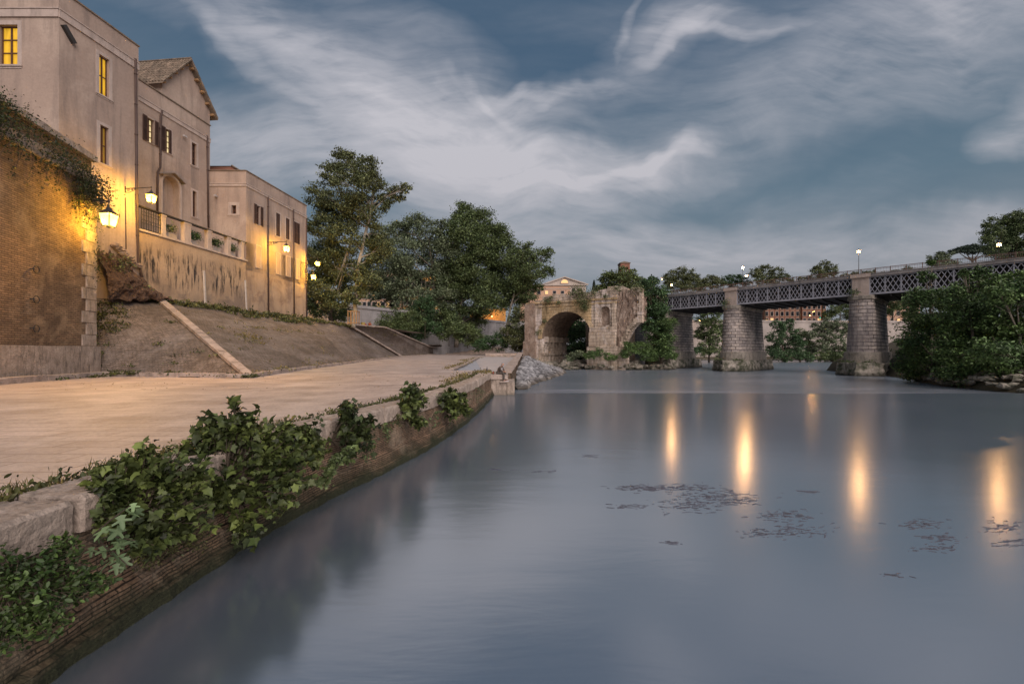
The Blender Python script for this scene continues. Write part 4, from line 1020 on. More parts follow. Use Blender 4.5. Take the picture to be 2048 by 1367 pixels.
def street_lamp(base, hgt, s, label, glow='lamp_bridge', group='lit street lamps on the iron bridge'):
    t = thing('street_lamp', base, label, 'lamp post', group)
    m = MB(); b = np.array(base); m.lathe(b, [(.16*s,0),(.16*s,.25),(.09*s,.4),(.07*s,.9),(.05*s,hgt*.6),(.045*s,hgt-.1),(.1*s,hgt-.05),(.05*s,hgt)], 8); m.build('post', 'iron', t, True)
    lantern_parts(t, s, z=hgt+.02, glow=glow); return t
def lb(px, off):
    o = Lb.w(0, 0, off); r = (px-1024)/F; tt = (r*o[1]-o[0])/(Lb.d[0]-r*Lb.d[1]); return Lb.w(tt, 14.66, off)
for px, py, off, lab in ((1717.5, 503, -.6, 'tall lamp standing on the bridge above the nearest full pier'), (1485.5, 535, -.6, 'lamp on the bridge above the middle pier, taller of the pair'),
                    (1493, 551, -12.8, 'lower lamp of the pair on the far railing of the bridge'), (1343, 570, -.6, 'lamp at the far left end of the bridge next to the ivy'), (1998, 489, -12.8, 'rightmost bridge lamp in front of the tall dark tree')):
    b = lb(px, off); z = H+(700-py)/F*b[1]
    street_lamp(b, z-14.66-.3, .75, lab)

# ------------------------------------------------------------------ ruined stone arch
Rp = Plane(13.25, 100, .861, -.509)
def rs(px): return Rp.uz(px, 600)[0]
rbg = thing('ruined_bridge', Rp.w(0, -2.6), 'ruined Roman bridge arch of pale travertine overgrown with shrubs', 'ruin')
s0, s1, s2, s3 = rs(1052), rs(1084), rs(1183), rs(1234); s4 = rs(1291); scn = (s1+s2)/2; R_ = (s2-s1)/2; zs_ = 10.75-R_; TH = -15
def rough_face(m, pts_fn, nu, nv, j=.06, mi=0):
    m.grid(lambda u, v: tuple(np.array(pts_fn(u, v))+(rng.normal(size=3)*j if 0 < u < 1 and 0 < v < 1 else 0)), nu, nv, mi)
m = MB()
def arch_z(s): return zs_+math.sqrt(max(0, R_*R_-(s-scn)**2))
# face: left of arch, over the arch
rough_face(m, lambda u, v: Rp.w(s0+(s1-s0)*u, -3+(13.0+3)*v, 0), 8, 30)
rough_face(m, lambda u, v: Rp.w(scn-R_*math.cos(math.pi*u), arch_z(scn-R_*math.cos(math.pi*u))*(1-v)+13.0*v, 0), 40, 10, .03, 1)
# back
m.grid(lambda u, v: tuple(Rp.w(s0+(s1-s0)*u, -3+16.0*v, TH)), 2, 2); m.grid(lambda u, v: tuple(Rp.w(scn-R_*math.cos(math.pi*u), arch_z(scn-R_*math.cos(math.pi*u))*(1-v)+13.0*v, TH)), 30, 2)
rough_face(m, lambda u, v: Rp.w(s0, -3+16*v, TH*u), 12, 16)
m.grid(lambda u, v: tuple(Rp.w(s0+(s3-s0)*u, 13.0, TH*v)), 10, 6)
# right pier with niche
n0, n1 = rs(1201.5), rs(1219.5); nz0, nz1 = 7.3, 11.55; nr = (n1-n0)/2
wall_holes(m, Rp, s2, s3, -3, 13.0, [(n0, n1, nz0, nz1)], 1.0)
for k in range(6):
    for sg in (1, -1):
        a0, a1 = math.pi/2*k/6, math.pi/2*(k+1)/6; c_ = (n0+n1)/2; zz_ = nz1-nr
        m.quad(Rp.w(c_+sg*nr*math.cos(a0), zz_+nr*math.sin(a0), .002), Rp.w(c_+sg*nr, zz_+nr*math.sin(a0), .002), Rp.w(c_+sg*nr, zz_+nr*math.sin(a1)+.001, .002), Rp.w(c_+sg*nr*math.cos(a1), zz_+nr*math.sin(a1)+.001, .002))
m.grid(lambda u, v: tuple(Rp.w(s2+(s3-s2)*u, -3+16*v, TH)), 2, 2)
m.build('wall', ['ruin', 'ruin_ochre_lamplit'], rbg)
m = MB(); m.quad(Rp.w(n0, nz0, -1), Rp.w(n1, nz0, -1), Rp.w(n1, nz1, -1), Rp.w(n0, nz1, -1)); m.build('niche', 'ruin_dark', rbg)
m = MB()   # vault
rough_face(m, lambda u, v: Rp.w(scn-R_*math.cos(math.pi*u), arch_z(scn-R_*math.cos(math.pi*u)), TH*v), 40, 18, .07)
m.build('vault', 'ruin_vault', rbg)
m = MB(); rough_face(m, lambda u, v: Rp.w(s1, -3+(zs_+3)*u, TH*v), 12, 18, .06); rough_face(m, lambda u, v: Rp.w(s2, -3+(zs_+3)*u, TH*v), 12, 18, .06); m.build('jamb', 'ruin', rbg)
m = MB()
for k in range(5): m.pbox(Rp, s1-.3, s1+.75, 3.7, 5.0+rng.uniform(-.1, .2), -1.2-k*3.1-1.2, -1.2-k*3.1)
m.pbox(Rp, s1-.3, s1+.35, .5, 1.0, TH, -.1); m.build('corbel', 'ruin', rbg)
m = MB()   # voussoirs
K = 27
for k in range(K):
    a0, a1 = math.pi*(k+.02)/K, math.pi*(k+.97)/K; o = .22+rng.uniform(-.03, .03); ro = 1.16+rng.uniform(-.01, .03)
    vs = [Rp.w(scn+R_*rr*math.cos(a), zs_+R_*rr*math.sin(a), oo) for oo in (-.05, o) for rr, a in ((1.0, a0), (ro, a0), (ro, a1), (1.0, a1))]
    m.add(vs, [(3,2,1,0),(4,5,6,7),(0,1,5,4),(1,2,6,5),(2,3,7,6),(3,0,4,7)])
m.build('arch_ring', 'ruin_ochre_lamplit', rbg)
m = MB()
def jb(a, b, z0, z1, o0, o1, L=1.1, j=.05):
    n = max(1, int((b-a)/L))
    for k in range(n):
        x0, x1 = a+(b-a)*k/n, a+(b-a)*(k+.99)/n
        m.pbox(Rp, x0, x1, z0, z1+rng.uniform(-j, j), o0, o1+rng.uniform(-j, j)*.5)
jb(s0+.2, s3+.1, 13.0, 13.35, -.2, .35); jb(rs(1078), s3, 12.1, 12.4, -.1, .18); m.build('cornice', 'ruin_ochre_lamplit', rbg)
m = MB(); jb(rs(1084), s3+.2, 13.3, 14.9, TH, -.1, .9, .32); jb(rs(1068), rs(1084), 13.3, 14.2, TH+3, -.6, 1.2, .3); jb(rs(1195), rs(1245), 14.8, 15.6, TH, -.3, 1.1, .4); jb(rs(1262), rs(1276), 14.6, 15.7, -4, -.5, 1.2, .4)
m.build('attic', 'ruin', rbg)
m = MB(); m.pbox(Rp, s0-.1, rs(1071), 3.9, 13.1, -3, .5); m.pbox(Rp, s0-.4, rs(1073), -3, 3.9, -3, .8); m.build('pilaster', 'ruin_dark', rbg)
m = MB(); jb(s2-.25, s3-.1, 2.6, 5.7, -1, 1.15, 2.3, .05); jb(s2-.5, s3+.3, -3, 2.55, -1, 1.7, 1.8, .15); jb(s2-.3, s3, 5.7, 6.9, -.5, .5, 2, .04)
m.build('plinth', 'ruin', rbg)
m = MB(); m.pbox(Rp, rs(1190), rs(1197), 6.9, 12.2, -.1, .25); m.pbox(Rp, rs(1224), rs(1231), 6.9, 12.2, -.1, .25); m.build('engaged_column', 'ruin', rbg)
# broken stub with the springing of the lost arch
TS = -4.5; s4 = rs(1283)
def zb_(s):
    f = (s-(s3+.6))/(s4-s3-.6); return -3 if f < 0 else 1.8+6.2*math.sin(min(1, f)*math.pi/2)**.9
m = MB()
ss = [s3, s3+.59, s3+.6]+[s3+.6+(s4-s3-.6)*k/12 for k in range(1, 13)]
top_ = lambda s: 14.9+.3*math.sin(s*3)-.3*max(0, s-s4+1.0)
J = {}
def jp(s, z, o):
    k = (round(s, 2), round(z, 2), round(o, 2))
    if k not in J: J[k] = rng.normal(size=3)*.16
    return tuple(Rp.w(s, z, o)+J[k])
for a, b in zip(ss, ss[1:]):
    for k in range(14):
        z = lambda s, kk: zb_(s)*(1-kk/14)+top_(s)*kk/14
        m.quad(jp(a, z(a, k), -.15), jp(b, z(b, k), -.15), jp(b, z(b, k+1), -.15), jp(a, z(a, k+1), -.15))
    for k in range(8): m.quad(jp(a, top_(a), -.15+k*(TS)/8), jp(b, top_(b), -.15+k*TS/8), jp(b, top_(b), -.15+(k+1)*TS/8), jp(a, top_(a), -.15+(k+1)*TS/8))
for k in range(14):
    for q in range(8):
        z = lambda kk: zb_(s4)*(1-kk/14)+top_(s4)*kk/14
        m.quad(jp(s4, z(k), -.15+q*TS/8), jp(s4, z(k), -.15+(q+1)*TS/8), jp(s4, z(k+1), -.15+(q+1)*TS/8), jp(s4, z(k+1), -.15+q*TS/8))
m.build('broken_masonry', 'ruin_dark', rbg)
m = MB(); rough_face(m, lambda u, v: Rp.w(s3+.6+(s4-s3-.6)*u, zb_(s3+.6+(s4-s3-.6)*u+.001), TS*v+.1), 12, 12, .08)
for k in range(16):
    z = 1.9+k*.82; 
    if z > zb_(s4)-.4: m.pbox(Rp, s4-(.9 if k % 2 else .5), s4+.12, z, z+.8, -1.5, .12+rng.uniform(-.05, .1))
for k in range(11):
    s = s3+.6+(s4-s3-.6)*k/11; m.pbox(Rp, s, s+.55, zb_(s+.3)-.1, zb_(s+.3)+1.1+rng.uniform(-.2, .3), -1, .1+rng.uniform(0, .12))
jb(s3-.1, s3+1.9, -3, 2.2, -3, .6, 1, .2)
m.build('springing_stones', 'ruin', rbg)
q = np.concatenate([np.array(Rp.w(rs(px), z, rng.uniform(.3, .9)))+rng.normal(size=(n, 3))*V(r, r, r*.8) for px, z, n, r in
    ((1158, 15.4, 420, .8), (1166, 14.4, 520, .95), (1168, 12.9, 520, .8), (1172, 11.6, 320, .6), (1098, 13.6, 160, .45), (1105, 14.3, 90, .3), (1190, 14.8, 220, .7), (1212, 13.6, 90, .3), (1120, 12.9, 90, .3), (1235, 15.3, 160, .6), (1270, 14.9, 240, .9), (1285, 14.6, 120, .5), (1078, 6, 120, .5), (1145, 15.0, 120, .5), (1070, 14.4, 160, .6), (1090, 8.6, 100, .4))])
tag(leaf_obj('wall_shrubs', 'leaf_olive', q, rng.uniform(.15, .4, len(q)), rbg), 'shrubs rooted along the top of the ruined arch', kind='stuff')
# mossy rock ledge round its foot
m = MB()
def ledge(u, v):
    px = 1052+u*300; Y0 = 104-9*u if px < 1240 else 97; q = P(px, 700, Y0-3.5-1.2*math.sin(u*17)); d = v*13
    return (q[0]+d*.3+rng.normal()*.15, q[1]+d, -2.9+min(2.2, v*9)*(.75+.3*math.sin(u*29)+.2*math.sin(u*61))+rng.normal()*.1)
m.grid(ledge, 90, 16); tag(struct(m, 'rock_ledge', 'rough_rock'))
m = MB()
for k in range(90):
    px = rng.uniform(1130, 1350); q = P(px, 700, rng.uniform(93, 98)); m.rock((q[0], q[1], -2.4+rng.uniform(-.2, .8)), rng.uniform(.3, 1.0), (1.3, 1, .6))
tag(m.build('river_rocks', 'rough_rock'), 'mossy boulders along the foot of the ruined arch', 'rocks', kind='stuff')

# ------------------------------------------------------------------ distant buildings
def simple_win(parent, y, x0, x1, z0, z1, m_='dark_glass', arch=False, fr='stone_trim', f=.3):
    a = MB(); a.box(((x0+x1)/2, y-.05, (z0+z1)/2), (x1-x0+2*f, .2, z1-z0+2*f)); w_ = a.build('window', fr, parent)
    b = MB(); b.box(((x0+x1)/2, y-.16, (z0+z1)/2), (x1-x0, .1, z1-z0))
    if arch:
        b = MB(); r = (x1-x0)/2; b.add([((x0+x1)/2+r*math.cos(math.pi*k/10), y-.2, z0+r*math.sin(math.pi*k/10)) for k in range(11)], [tuple(range(11))])
    b.build('pane', m_, w_)
Y = 230; X = lambda px, Y: (px-1024)/F*Y; Zp = lambda py, Y: H+(700-py)/F*Y
t = thing('church_building', (X(1128, Y), Y, 12), 'pale classical building with triangular pediment behind the ruined arch', 'building')
m = MB(); x0, x1, xm = X(1088, Y), X(1172, Y), X(1129, Y); ze, zk = Zp(569, Y), Zp(555, Y)
m.add([(x0, Y, 12), (x1, Y, 12), (x1, Y, ze), (xm, Y, zk), (x0, Y, ze), (x0, Y+30, 12), (x1, Y+30, 12), (x1, Y+30, ze), (xm, Y+30, zk), (x0, Y+30, ze)], [(0,1,2,3,4),(9,8,7,6,5),(1,6,7,2),(5,0,4,9),(2,7,8,3),(3,8,9,4)]); m.build('wall', 'pale_stone', t)
m = MB(); m.bar((x0-1.2, Y-.3, ze), (xm, Y-.3, zk+.3), 1.2, .5); m.bar((xm, Y-.3, zk+.3), (x1+1.2, Y-.3, ze), 1.2, .5); m.box((xm, Y-.3, ze-.2), (x1-x0+2, 1.0, .5)); m.build('pediment_moulding', 'pale_stone', t)
simple_win(t, Y-.2, xm-1.9, xm+1.9, Zp(566, Y), Zp(562, Y), 'win_far', True)
for k in range(5): a = x0+5+k*(x1-x0-8)/4; simple_win(t, Y, a-.8, a+.8, Zp(583, Y), Zp(576, Y), f=.2)
Y = 218; t = thing('pink_building', (X(1100, Y), Y, 12), 'salmon pink palace wing just above the ruined arch', 'building')
m = MB(); x0, x1 = X(1040, Y), X(1140, Y); zt = Zp(571, Y); m.box(((x0+x1)/2, Y+8, (12+zt)/2), (x1-x0, 16, zt-12)); m.build('wall', 'pink_stucco', t)
m = MB(); m.box(((x0+x1)/2, Y+8, zt+.25), (x1-x0+1, 17, .5)); m.box(((x0+x1)/2, Y+8, zt-1.6), (x1-x0+.5, 16.4, .3)); m.build('cornice', 'pale_stone', t)
for px in (1050, 1064, 1078, 1093, 1109, 1125): simple_win(t, Y, X(px, Y)-.75, X(px, Y)+.75, Zp(588, Y), Zp(581.5, Y), 'win_far' if px == 1093 else 'dark_glass', f=.25)
Y = 320; t = thing('bell_tower', (X(1248, Y), Y, 12), 'square red brick bell tower rising above the distant trees', 'tower')
w_ = 18.5/F*Y; z1 = Zp(528, Y); m = MB(); zo0, zo1 = Zp(546, Y), Zp(536, Y); cx = X(1248, Y)
m.box((cx, Y, (12+zo0)/2), (w_, w_, zo0-12)); m.box((cx, Y, (zo1+z1)/2), (w_, w_, z1-zo1))
for sx in (-1, 1):
    for sy in (-1, 1): m.box((cx+sx*w_*.42, Y+sy*w_*.42, (zo0+zo1)/2), (w_*.16, w_*.16, zo1-zo0))
for s_ in (-1, 1):
    m.box((cx, Y+s_*w_*.42, (zo0+zo1)/2), (w_*.1, w_*.1, zo1-zo0)); m.box((cx+s_*w_*.42, Y, (zo0+zo1)/2), (w_*.1, w_*.1, zo1-zo0))
m.build('wall', 'red_brick', t)
m = MB(); m.box((cx, Y, z1+.25), (w_+1, w_+1, .5)); m.add([(cx-w_*.55, Y-w_*.55, z1+.5), (cx+w_*.55, Y-w_*.55, z1+.5), (cx+w_*.55, Y+w_*.55, z1+.5), (cx-w_*.55, Y+w_*.55, z1+.5), (cx, Y, z1+2.2)], [(0,1,4),(1,2,4),(2,3,4),(3,0,4)]); m.build('roof', 'roof_tile', t)
def block(name, label, pxs, ytop, Y, zb, m_, nw, rows, lit=()):
    x0, x1 = X(pxs[0], Y), X(pxs[1], Y); zt = Zp(ytop, Y)
    t = thing(name, ((x0+x1)/2, Y, zb), label, 'building')
    m = MB(); m.box(((x0+x1)/2, Y+8, (zb+zt)/2), (x1-x0, 16, zt-zb)); m.build('wall', m_, t)
    m = MB(); m.box(((x0+x1)/2, Y+8, zt+.3), (x1-x0+1.2, 17, .6)); m.build('cornice', 'pale_stone', t)
    k = 0
    for r in range(rows):
        for c in range(nw):
            a = x0+(x1-x0)*(c+.5)/nw; z = zb+1.5+(zt-zb-2)*r/rows; simple_win(t, Y, a-.7, a+.7, z, z+2.2, 'win_far' if k in lit else 'dark_glass', f=.28); k += 1
    return t
block('brick_building', 'red brick building with pale framed windows seen under the bridge girder', (1528, 1600), 590, 222, 14.6, 'red_brick', 7, 4, (1,))
block('brick_building', 'brick building with pink quoins right of the first, behind the traffic light', (1604, 1652), 588, 224, 14.6, 'red_brick', 5, 4, (3,))
block('brick_building', 'dim building past the near pier behind the roadside trees', (1765, 1840), 585, 224, 14.6, 'pink_stucco', 6, 4, (2, 5))
block('roman_building', 'cream apartment house glimpsed through gaps in the plane trees', (715, 800), 545, 190, 12, 'pink_stucco', 9, 6, (2, 7, 11, 15, 22, 24, 30))
block('roman_building', 'orange toned house behind the trunk of the middle plane tree', (806, 880), 552, 192, 12, 'orange_stucco', 8, 5, (3, 9, 12, 20))
# wall with orange lamplight put into its colour, and ramp left of the ruin
t = thing('lamplit_building', (X(978, 168), 168, 4), 'wall coloured orange for lamplight between the trees left of the ruined arch', 'building')
m = MB(); m.box((X(975, 168), 171, 11), (X(1012, 168)-X(940, 168), 6, 14)); m.build('wall', 'orange_stucco', t)
m = MB(); m.box((X(975, 168), 171, 18.2), (X(1012, 168)-X(940, 168)+.8, 6.8, .4)); m.build('coping', 'pale_stone', t)
t = thing('stone_ramp', (X(1000, 160), 160, 2), 'sloping grey stone ramp wall below the glowing ochre wall', 'wall')
m = MB(); m.add([(X(965, 160), 160, 1), (X(1060, 160), 160, -1), (X(1060, 160), 160, 13), (X(1020, 160), 160, 12.4), (X(965, 160), 160, 6.2), (X(965, 160), 164, 1), (X(1060, 160), 164, -1), (X(1060, 160), 164, 13), (X(1020, 160), 164, 12.4), (X(965, 160), 164, 6.2)],
    [(0,1,2,3,4),(9,8,7,6,5),(2,7,8,3),(3,8,9,4),(4,9,5,0)]); m.build('wall_face', 'concrete', t)
def far_lamp(px, py, Y, label, hgt=6, glow='lamp_small', s=1.0):
    b = P(px, py, Y); b[2] -= hgt+.3*s; return street_lamp(b, hgt, s, label, glow, 'small lit street lamps in the distance')
for a in ((984, 632, 164.5, 'street lamp shining on the ochre wall left of the ruin'), (1324, 558, 175, 'orange street lamp among the trees left of the bridge end'), (1201, 572, 190, 'tiny street lamp at the left foot of the trees behind the ruin'),
          (1627, 623, 205, 'upper of two street lamps under the bridge before the brick house'), (1620, 631, 205, 'lower of two street lamps under the bridge before the brick house'),
          (1399, 641, 178, 'orange street lamp between the first two bridge piers'), (1760.5, 651, 184.5, 'street lamp on the embankment wall just right of the near pier'), (652, 611, 91, 'small lamp glowing through the leaves at the end of the low palace'), (658, 612.5, 90, 'second small lamp glowing through leaves past the low palace')):
    far_lamp(*a, hgt=4.5)
b = P(1639.5, 634.5, 200); t = thing('traffic_light', (b[0], b[1], 14.6), 'tiny traffic light showing green below the bridge', 'traffic light')
m = MB(); m.tube([(b[0], b[1], 14.6), (b[0], b[1], b[2]-.5)], .08, 6); m.build('pole', 'iron', t); m = MB(); m.box(b, (.5, .4, 1.2)); m.build('housing', 'iron', t); m = MB(); m.box(b+V(0,-.25,-.2), (.4, .1, .4)); m.build('lens', 'traffic_green', t)
m = MB(); b = P(1621, 719.5, 165); m.lathe((b[0], b[1], -2.7), [(.22,0),(.22,1.6),(.14,1.9),(.01,2.0)], 8)
tag(m.build('marker_post', 'plaster_white', None, True), 'short white post at the waterline of the far bank', 'post')
# cypress
def cypress(px, pt, pb, Y):
    t = thing('cypress_tree', (X(px, Y), Y, Zp(pb, Y)), 'slim dark cypress right of the pedimented building', 'tree')
    z0, z1 = Zp(pb, Y), Zp(pt, Y); m = MB(); m.tube([(X(px, Y), Y, z0-4), (X(px, Y), Y, z1-2)], [.35, .1], 6); m.build('trunk', 'bark_dark', t)
    f = rng.uniform(0, 1, 1600)**.8; a = rng.uniform(0, 6.28, 1600); r = (1-f)**.75*1.7*rng.uniform(.5, 1, 1600)
    leaf_obj('crown', 'leaf_pine', np.stack([X(px, Y)+r*np.cos(a), Y+r*np.sin(a), z0+(z1-z0)*f], 1), rng.uniform(.4, .8, 1600), t)
cypress(1188, 560, 596, 215)
# ------------------------------------------------------------------ trees
g1 = 'plane trees along the upper quay'
tree('plane_tree', 'tallest plane tree with white trunk right of the low palace', 706, 652, 76,
     [(690,322,24),(730,335,26),(665,350,26),(705,372,36),(750,362,20),(640,395,26),(675,420,36),(725,425,34),(765,405,18),(792,388,18),(812,376,10),(735,560,24),(712,590,20),(765,495,22),(645,455,30),(690,480,36),(745,470,24),(650,520,30),(700,540,28),(640,575,26),(670,600,24),(745,520,16)],
     leaf=.34, dens=2.7, m='leaf_olive', bark='bark_white', tr=.42, trunk=[(711,610),(714,560),(722,500),(738,440),(748,385)], group=g1, sub=.34)
tree('plane_tree', 'dark lower plane tree between the low palace and the white trunk', 664, 654, 84,
     [(628,560,24),(660,545,30),(690,575,28),(640,610,26),(675,625,22),(625,510,24),(655,500,28),(615,600,20)], leaf=.38, dens=2.4, m='leaf_plane', bark='bark_dark', tr=.35, trunk=[(662,600),(650,560)], group=g1)
tree('plane_tree', 'grey green plane tree with a forked trunk on the broad steps', 866, 686, 128,
     [(800,462,22),(835,452,24),(770,475,26),(880,455,18),(850,490,34),(800,510,40),(760,535,34),(895,500,24),(860,545,40),(815,565,40),(775,590,34),(835,610,34),(745,500,20),(750,570,24),(890,590,26)],
     leaf=.5, dens=2.3, m='leaf_grey', bark='bark_pale', tr=.62, trunk=[(866,640),(868,580),(862,520),(858,480)], group=g1)
tree('plane_tree', 'dense round plane tree with the highest crown left of the ruined arch', 912, 692, 131,
     [(932,425,22),(955,445,28),(985,470,30),(915,455,26),(900,485,30),(945,490,44),(1000,505,38),(960,540,46),(905,535,36),(1020,545,36),(920,590,42),(985,595,42),(1030,590,30),(885,630,26),(940,640,30),(905,560,40)],
     leaf=.5, dens=2.8, m='leaf_plane', bark='bark_pale', tr=.6, trunk=[(916,650),(925,590),(935,530),(945,480)], group=g1)
tree('plane_tree', 'open branched plane tree reaching over the left end of the ruin', 1012, 694, 122,
     [(1050,505,22),(1080,515,18),(1098,505,10),(1065,545,26),(1095,545,14),(1040,560,26),(1030,520,24),(1055,585,20),(1078,575,10)], leaf=.45, dens=2.1, m='leaf_plane', bark='bark_pale', tr=.4, trunk=[(1015,640),(1030,580)], group=g1)
g2 = 'bushes under the plane trees'
for i, (px, py, Y, bl, mm, lab) in enumerate((
    (800, 668, 112, [(780,640,26),(805,655,22),(765,660,18),(825,640,22),(760,625,16)], 'leaf_plane', 'broad bush left of the forked plane trunk'),
    (850, 676, 118, [(845,640,24),(835,665,18),(870,655,14),(850,610,20)], 'leaf_deep', 'dark bush hiding the foot of the forked trunk'),
    (935, 694, 118, [(935,668,22),(955,680,16),(915,660,16)], 'leaf_plane', 'bush just right of the thick second trunk'),
    (985, 698, 114, [(975,686,15),(1000,682,18),(960,690,12)], 'leaf_deep', 'low dark bush behind the far end of the quay'),
    (1032, 700, 112, [(1030,650,18),(1036,675,20),(1018,668,16),(1040,625,14),(1034,692,13)], 'leaf_olive', 'bush with yellow lamplight put into its leaf colour, against the left pilaster of the ruin'),  # yellowish lamplight is put into the leaf colour here
    (898, 690, 121, [(890,668,14),(905,645,18)], 'leaf_plane', 'bush between the two plane trunks'))):
    tree('bush', lab, px, py, Y, bl, leaf=.4, dens=2.6, m=mm, bark='bark_dark', tr=.1, group=g2, cat='bush')
g3 = 'trees round the ruined arch'
tree('tree', 'bushy tree right behind the ruined arch under the bell tower', 1245, 712, 124, [(1215,560,18),(1240,556,22),(1268,568,20),(1225,585,22),(1255,595,22),(1285,580,18),(1205,578,12),(1262,548,10)], leaf=.5, dens=2.8, m='leaf_plane', bark='bark_pale', tr=.4, trunk=[(1243,640)], group=g3)
tree('tree', 'tall tree between the broken stub and the bridge end', 1312, 722, 96, [(1300,575,18),(1318,590,18),(1305,615,22),(1322,620,18),(1306,562,10),(1322,650,20),(1300,650,16),(1295,600,14),(1290,570,12)], leaf=.42, dens=3.0, m='leaf_deep', bark='bark_dark', tr=.35, trunk=[(1312,660)], group=g3)
tree('tree', 'dark tree seen through the opening of the ruined arch', 1165, 716, 130, [(1150,640,18),(1170,660,20),(1150,675,20),(1175,690,16),(1145,700,16),(1165,705,16)], leaf=.5, dens=3.0, m='leaf_deep', bark='bark_dark', tr=.3, trunk=[(1160,680)], group=g3)
tree('ivy_tree', 'ivy covered tree leaning on the first bridge pier', 1322, 724, 95, [(1330,645,16),(1318,670,20),(1335,675,14),(1312,695,20),(1333,700,18),(1300,712,15),(1345,712,9),(1320,625,12)], leaf=.3, dens=3.0, m='leaf_bank', bark='bark_dark', tr=.25, trunk=[(1322,690)], group=g3)
g4 = 'shrubs on the rock ledge of the ruin'
for px, py, Y, bl, lab in ((1270,722,91,[(1262,700,13),(1278,695,12),(1250,708,9),(1288,708,10),(1255,690,8)],'large leafy shrub below the broken stub'),
    (1188,722,93,[(1185,708,10),(1198,704,9),(1175,712,7)],'rounded shrub before the right plinth of the arch'),
    (1150,724,95,[(1145,712,9),(1158,708,9),(1140,718,6)],'grey green shrub in the mouth of the arch'),
    (1218,722,92,[(1215,712,8),(1228,714,6)],'small shrub between plinth and stub'),
    (1340,722,93,[(1335,708,9),(1348,712,6)],'shrub at the waterline beside the first pier')):
    tree('shrub', lab, px, py, Y, bl, leaf=.26, dens=2.6, m='leaf_bank' if px != 1150 else 'leaf_grey', bark='bark_dark', tr=.06, group=g4, cat='shrub')
g5 = 'trees beyond the iron bridge'
far_t = [
 ('wide tree above the bridge left end', 1362, 648, 205, [(1345,552,14),(1368,550,16),(1385,558,15),(1350,570,16),(1375,572,16),(1335,562,10)], 'leaf_olive'),
 ('tree beside the wide one, above the first pier', 1415, 648, 210, [(1402,562,14),(1425,560,13),(1440,566,12),(1412,575,14)], 'leaf_olive'),
 ('dark flat tree behind the pair of bridge lamps', 1468, 648, 214, [(1455,560,11),(1475,557,11),(1492,562,10),(1465,570,10)], 'leaf_deep'),
 ('airy tree right of the pair of lamps', 1530, 648, 206, [(1510,545,10),(1530,540,13),(1552,547,12),(1570,555,9),(1520,558,12),(1545,562,12)], 'leaf_olive'),
 ('airy round tree left of the tall bridge lamp', 1645, 648, 206, [(1632,540,10),(1648,534,12),(1665,541,11),(1640,550,11),(1660,552,10)], 'leaf_olive'),
 ('small far tree right of the tall bridge lamp', 1770, 648, 230, [(1745,545,6),(1765,548,6),(1790,545,7),(1815,540,8)], 'leaf_grey'),
 ('grey tree behind the railing left of the umbrella pine', 1880, 640, 190, [(1872,515,13),(1890,512,11),(1878,528,14),(1900,530,12)], 'leaf_grey'),
 ('tall dark tree at the right edge behind the bridge', 2015, 650, 150, [(1985,465,15),(2005,445,20),(2030,440,22),(2000,480,22),(2035,475,24),(2060,450,26),(1990,500,16),(2025,505,24),(2060,500,26),(1975,478,10),(1972,450,6)], 'leaf_plane'),
 ('tree on the far street under the bridge, left of the near pier', 1680, 650, 200, [(1668,622,12),(1690,612,14),(1655,630,10),(1695,630,12),(1672,600,12)], 'leaf_plane'),
 ('tree on the far street right of the near pier', 1785, 650, 200, [(1772,600,13),(1792,596,14),(1810,605,14),(1785,615,14),(1765,625,10),(1830,600,14),(1820,625,12)], 'leaf_plane'),
 ('dark tree filling the gap between the first two piers', 1418, 724, 150, [(1410,640,15),(1430,645,15),(1402,665,15),(1425,672,18),(1408,695,16),(1432,700,14),(1440,660,12),(1405,620,12),(1432,622,12)], 'leaf_plane'),
 ('deep green tree at the waterline right of the middle pier', 1565, 720, 158, [(1555,650,13),(1575,665,15),(1552,675,15),(1592,685,15),(1565,700,16),(1600,703,13),(1545,700,12),(1580,645,9)], 'leaf_deep'),
 ('pale spreading tree before the far embankment wall', 1655, 718, 165, [(1635,655,13),(1660,645,14),(1680,655,14),(1620,670,10),(1650,670,14),(1675,680,14),(1695,665,10),(1640,695,15),(1670,703,14),(1695,695,12),(1620,705,10)], 'leaf_grey'),
 ('bushy tree behind the first pier', 1380, 722, 140, [(1350,650,14),(1370,640,12),(1360,690,16),(1385,700,14)], 'leaf_deep')]
far_t += [('low far foliage left of the tall bridge lamp', 1600, 648, 212, [(1585,563,8),(1605,560,8),(1622,558,7)], 'leaf_olive'),
 ('low far foliage right behind the tall bridge lamp', 1705, 648, 212, [(1690,553,8),(1710,551,8),(1730,549,8)], 'leaf_grey'),
 ('low shore bush below the deep green tree', 1600, 722, 152, [(1555,708,12),(1575,712,12),(1598,712,11),(1618,713,10)], 'leaf_deep'),
 ('low shore bushes below the pale spreading tree', 1665, 722, 156, [(1640,712,11),(1660,713,12),(1682,712,12),(1700,710,10)], 'leaf_plane'),
 ('round bush between the deep green and the pale tree', 1612, 720, 168, [(1602,680,14),(1618,692,13),(1600,665,10)], 'leaf_plane'),
 ('bush on the shore right of the near pier', 1790, 722, 150, [(1778,700,10),(1795,705,12),(1808,690,10)], 'leaf_plane')]
for lab, px, py, Y, bl, mm in far_t:
    tree('tree', lab, px, py, Y, bl, leaf=.55, dens=2.7, m=mm, bark='bark_dark', tr=.3, group=g5, trunk=[(px, (py+min(b[1] for b in bl))/2)], sub=.33)
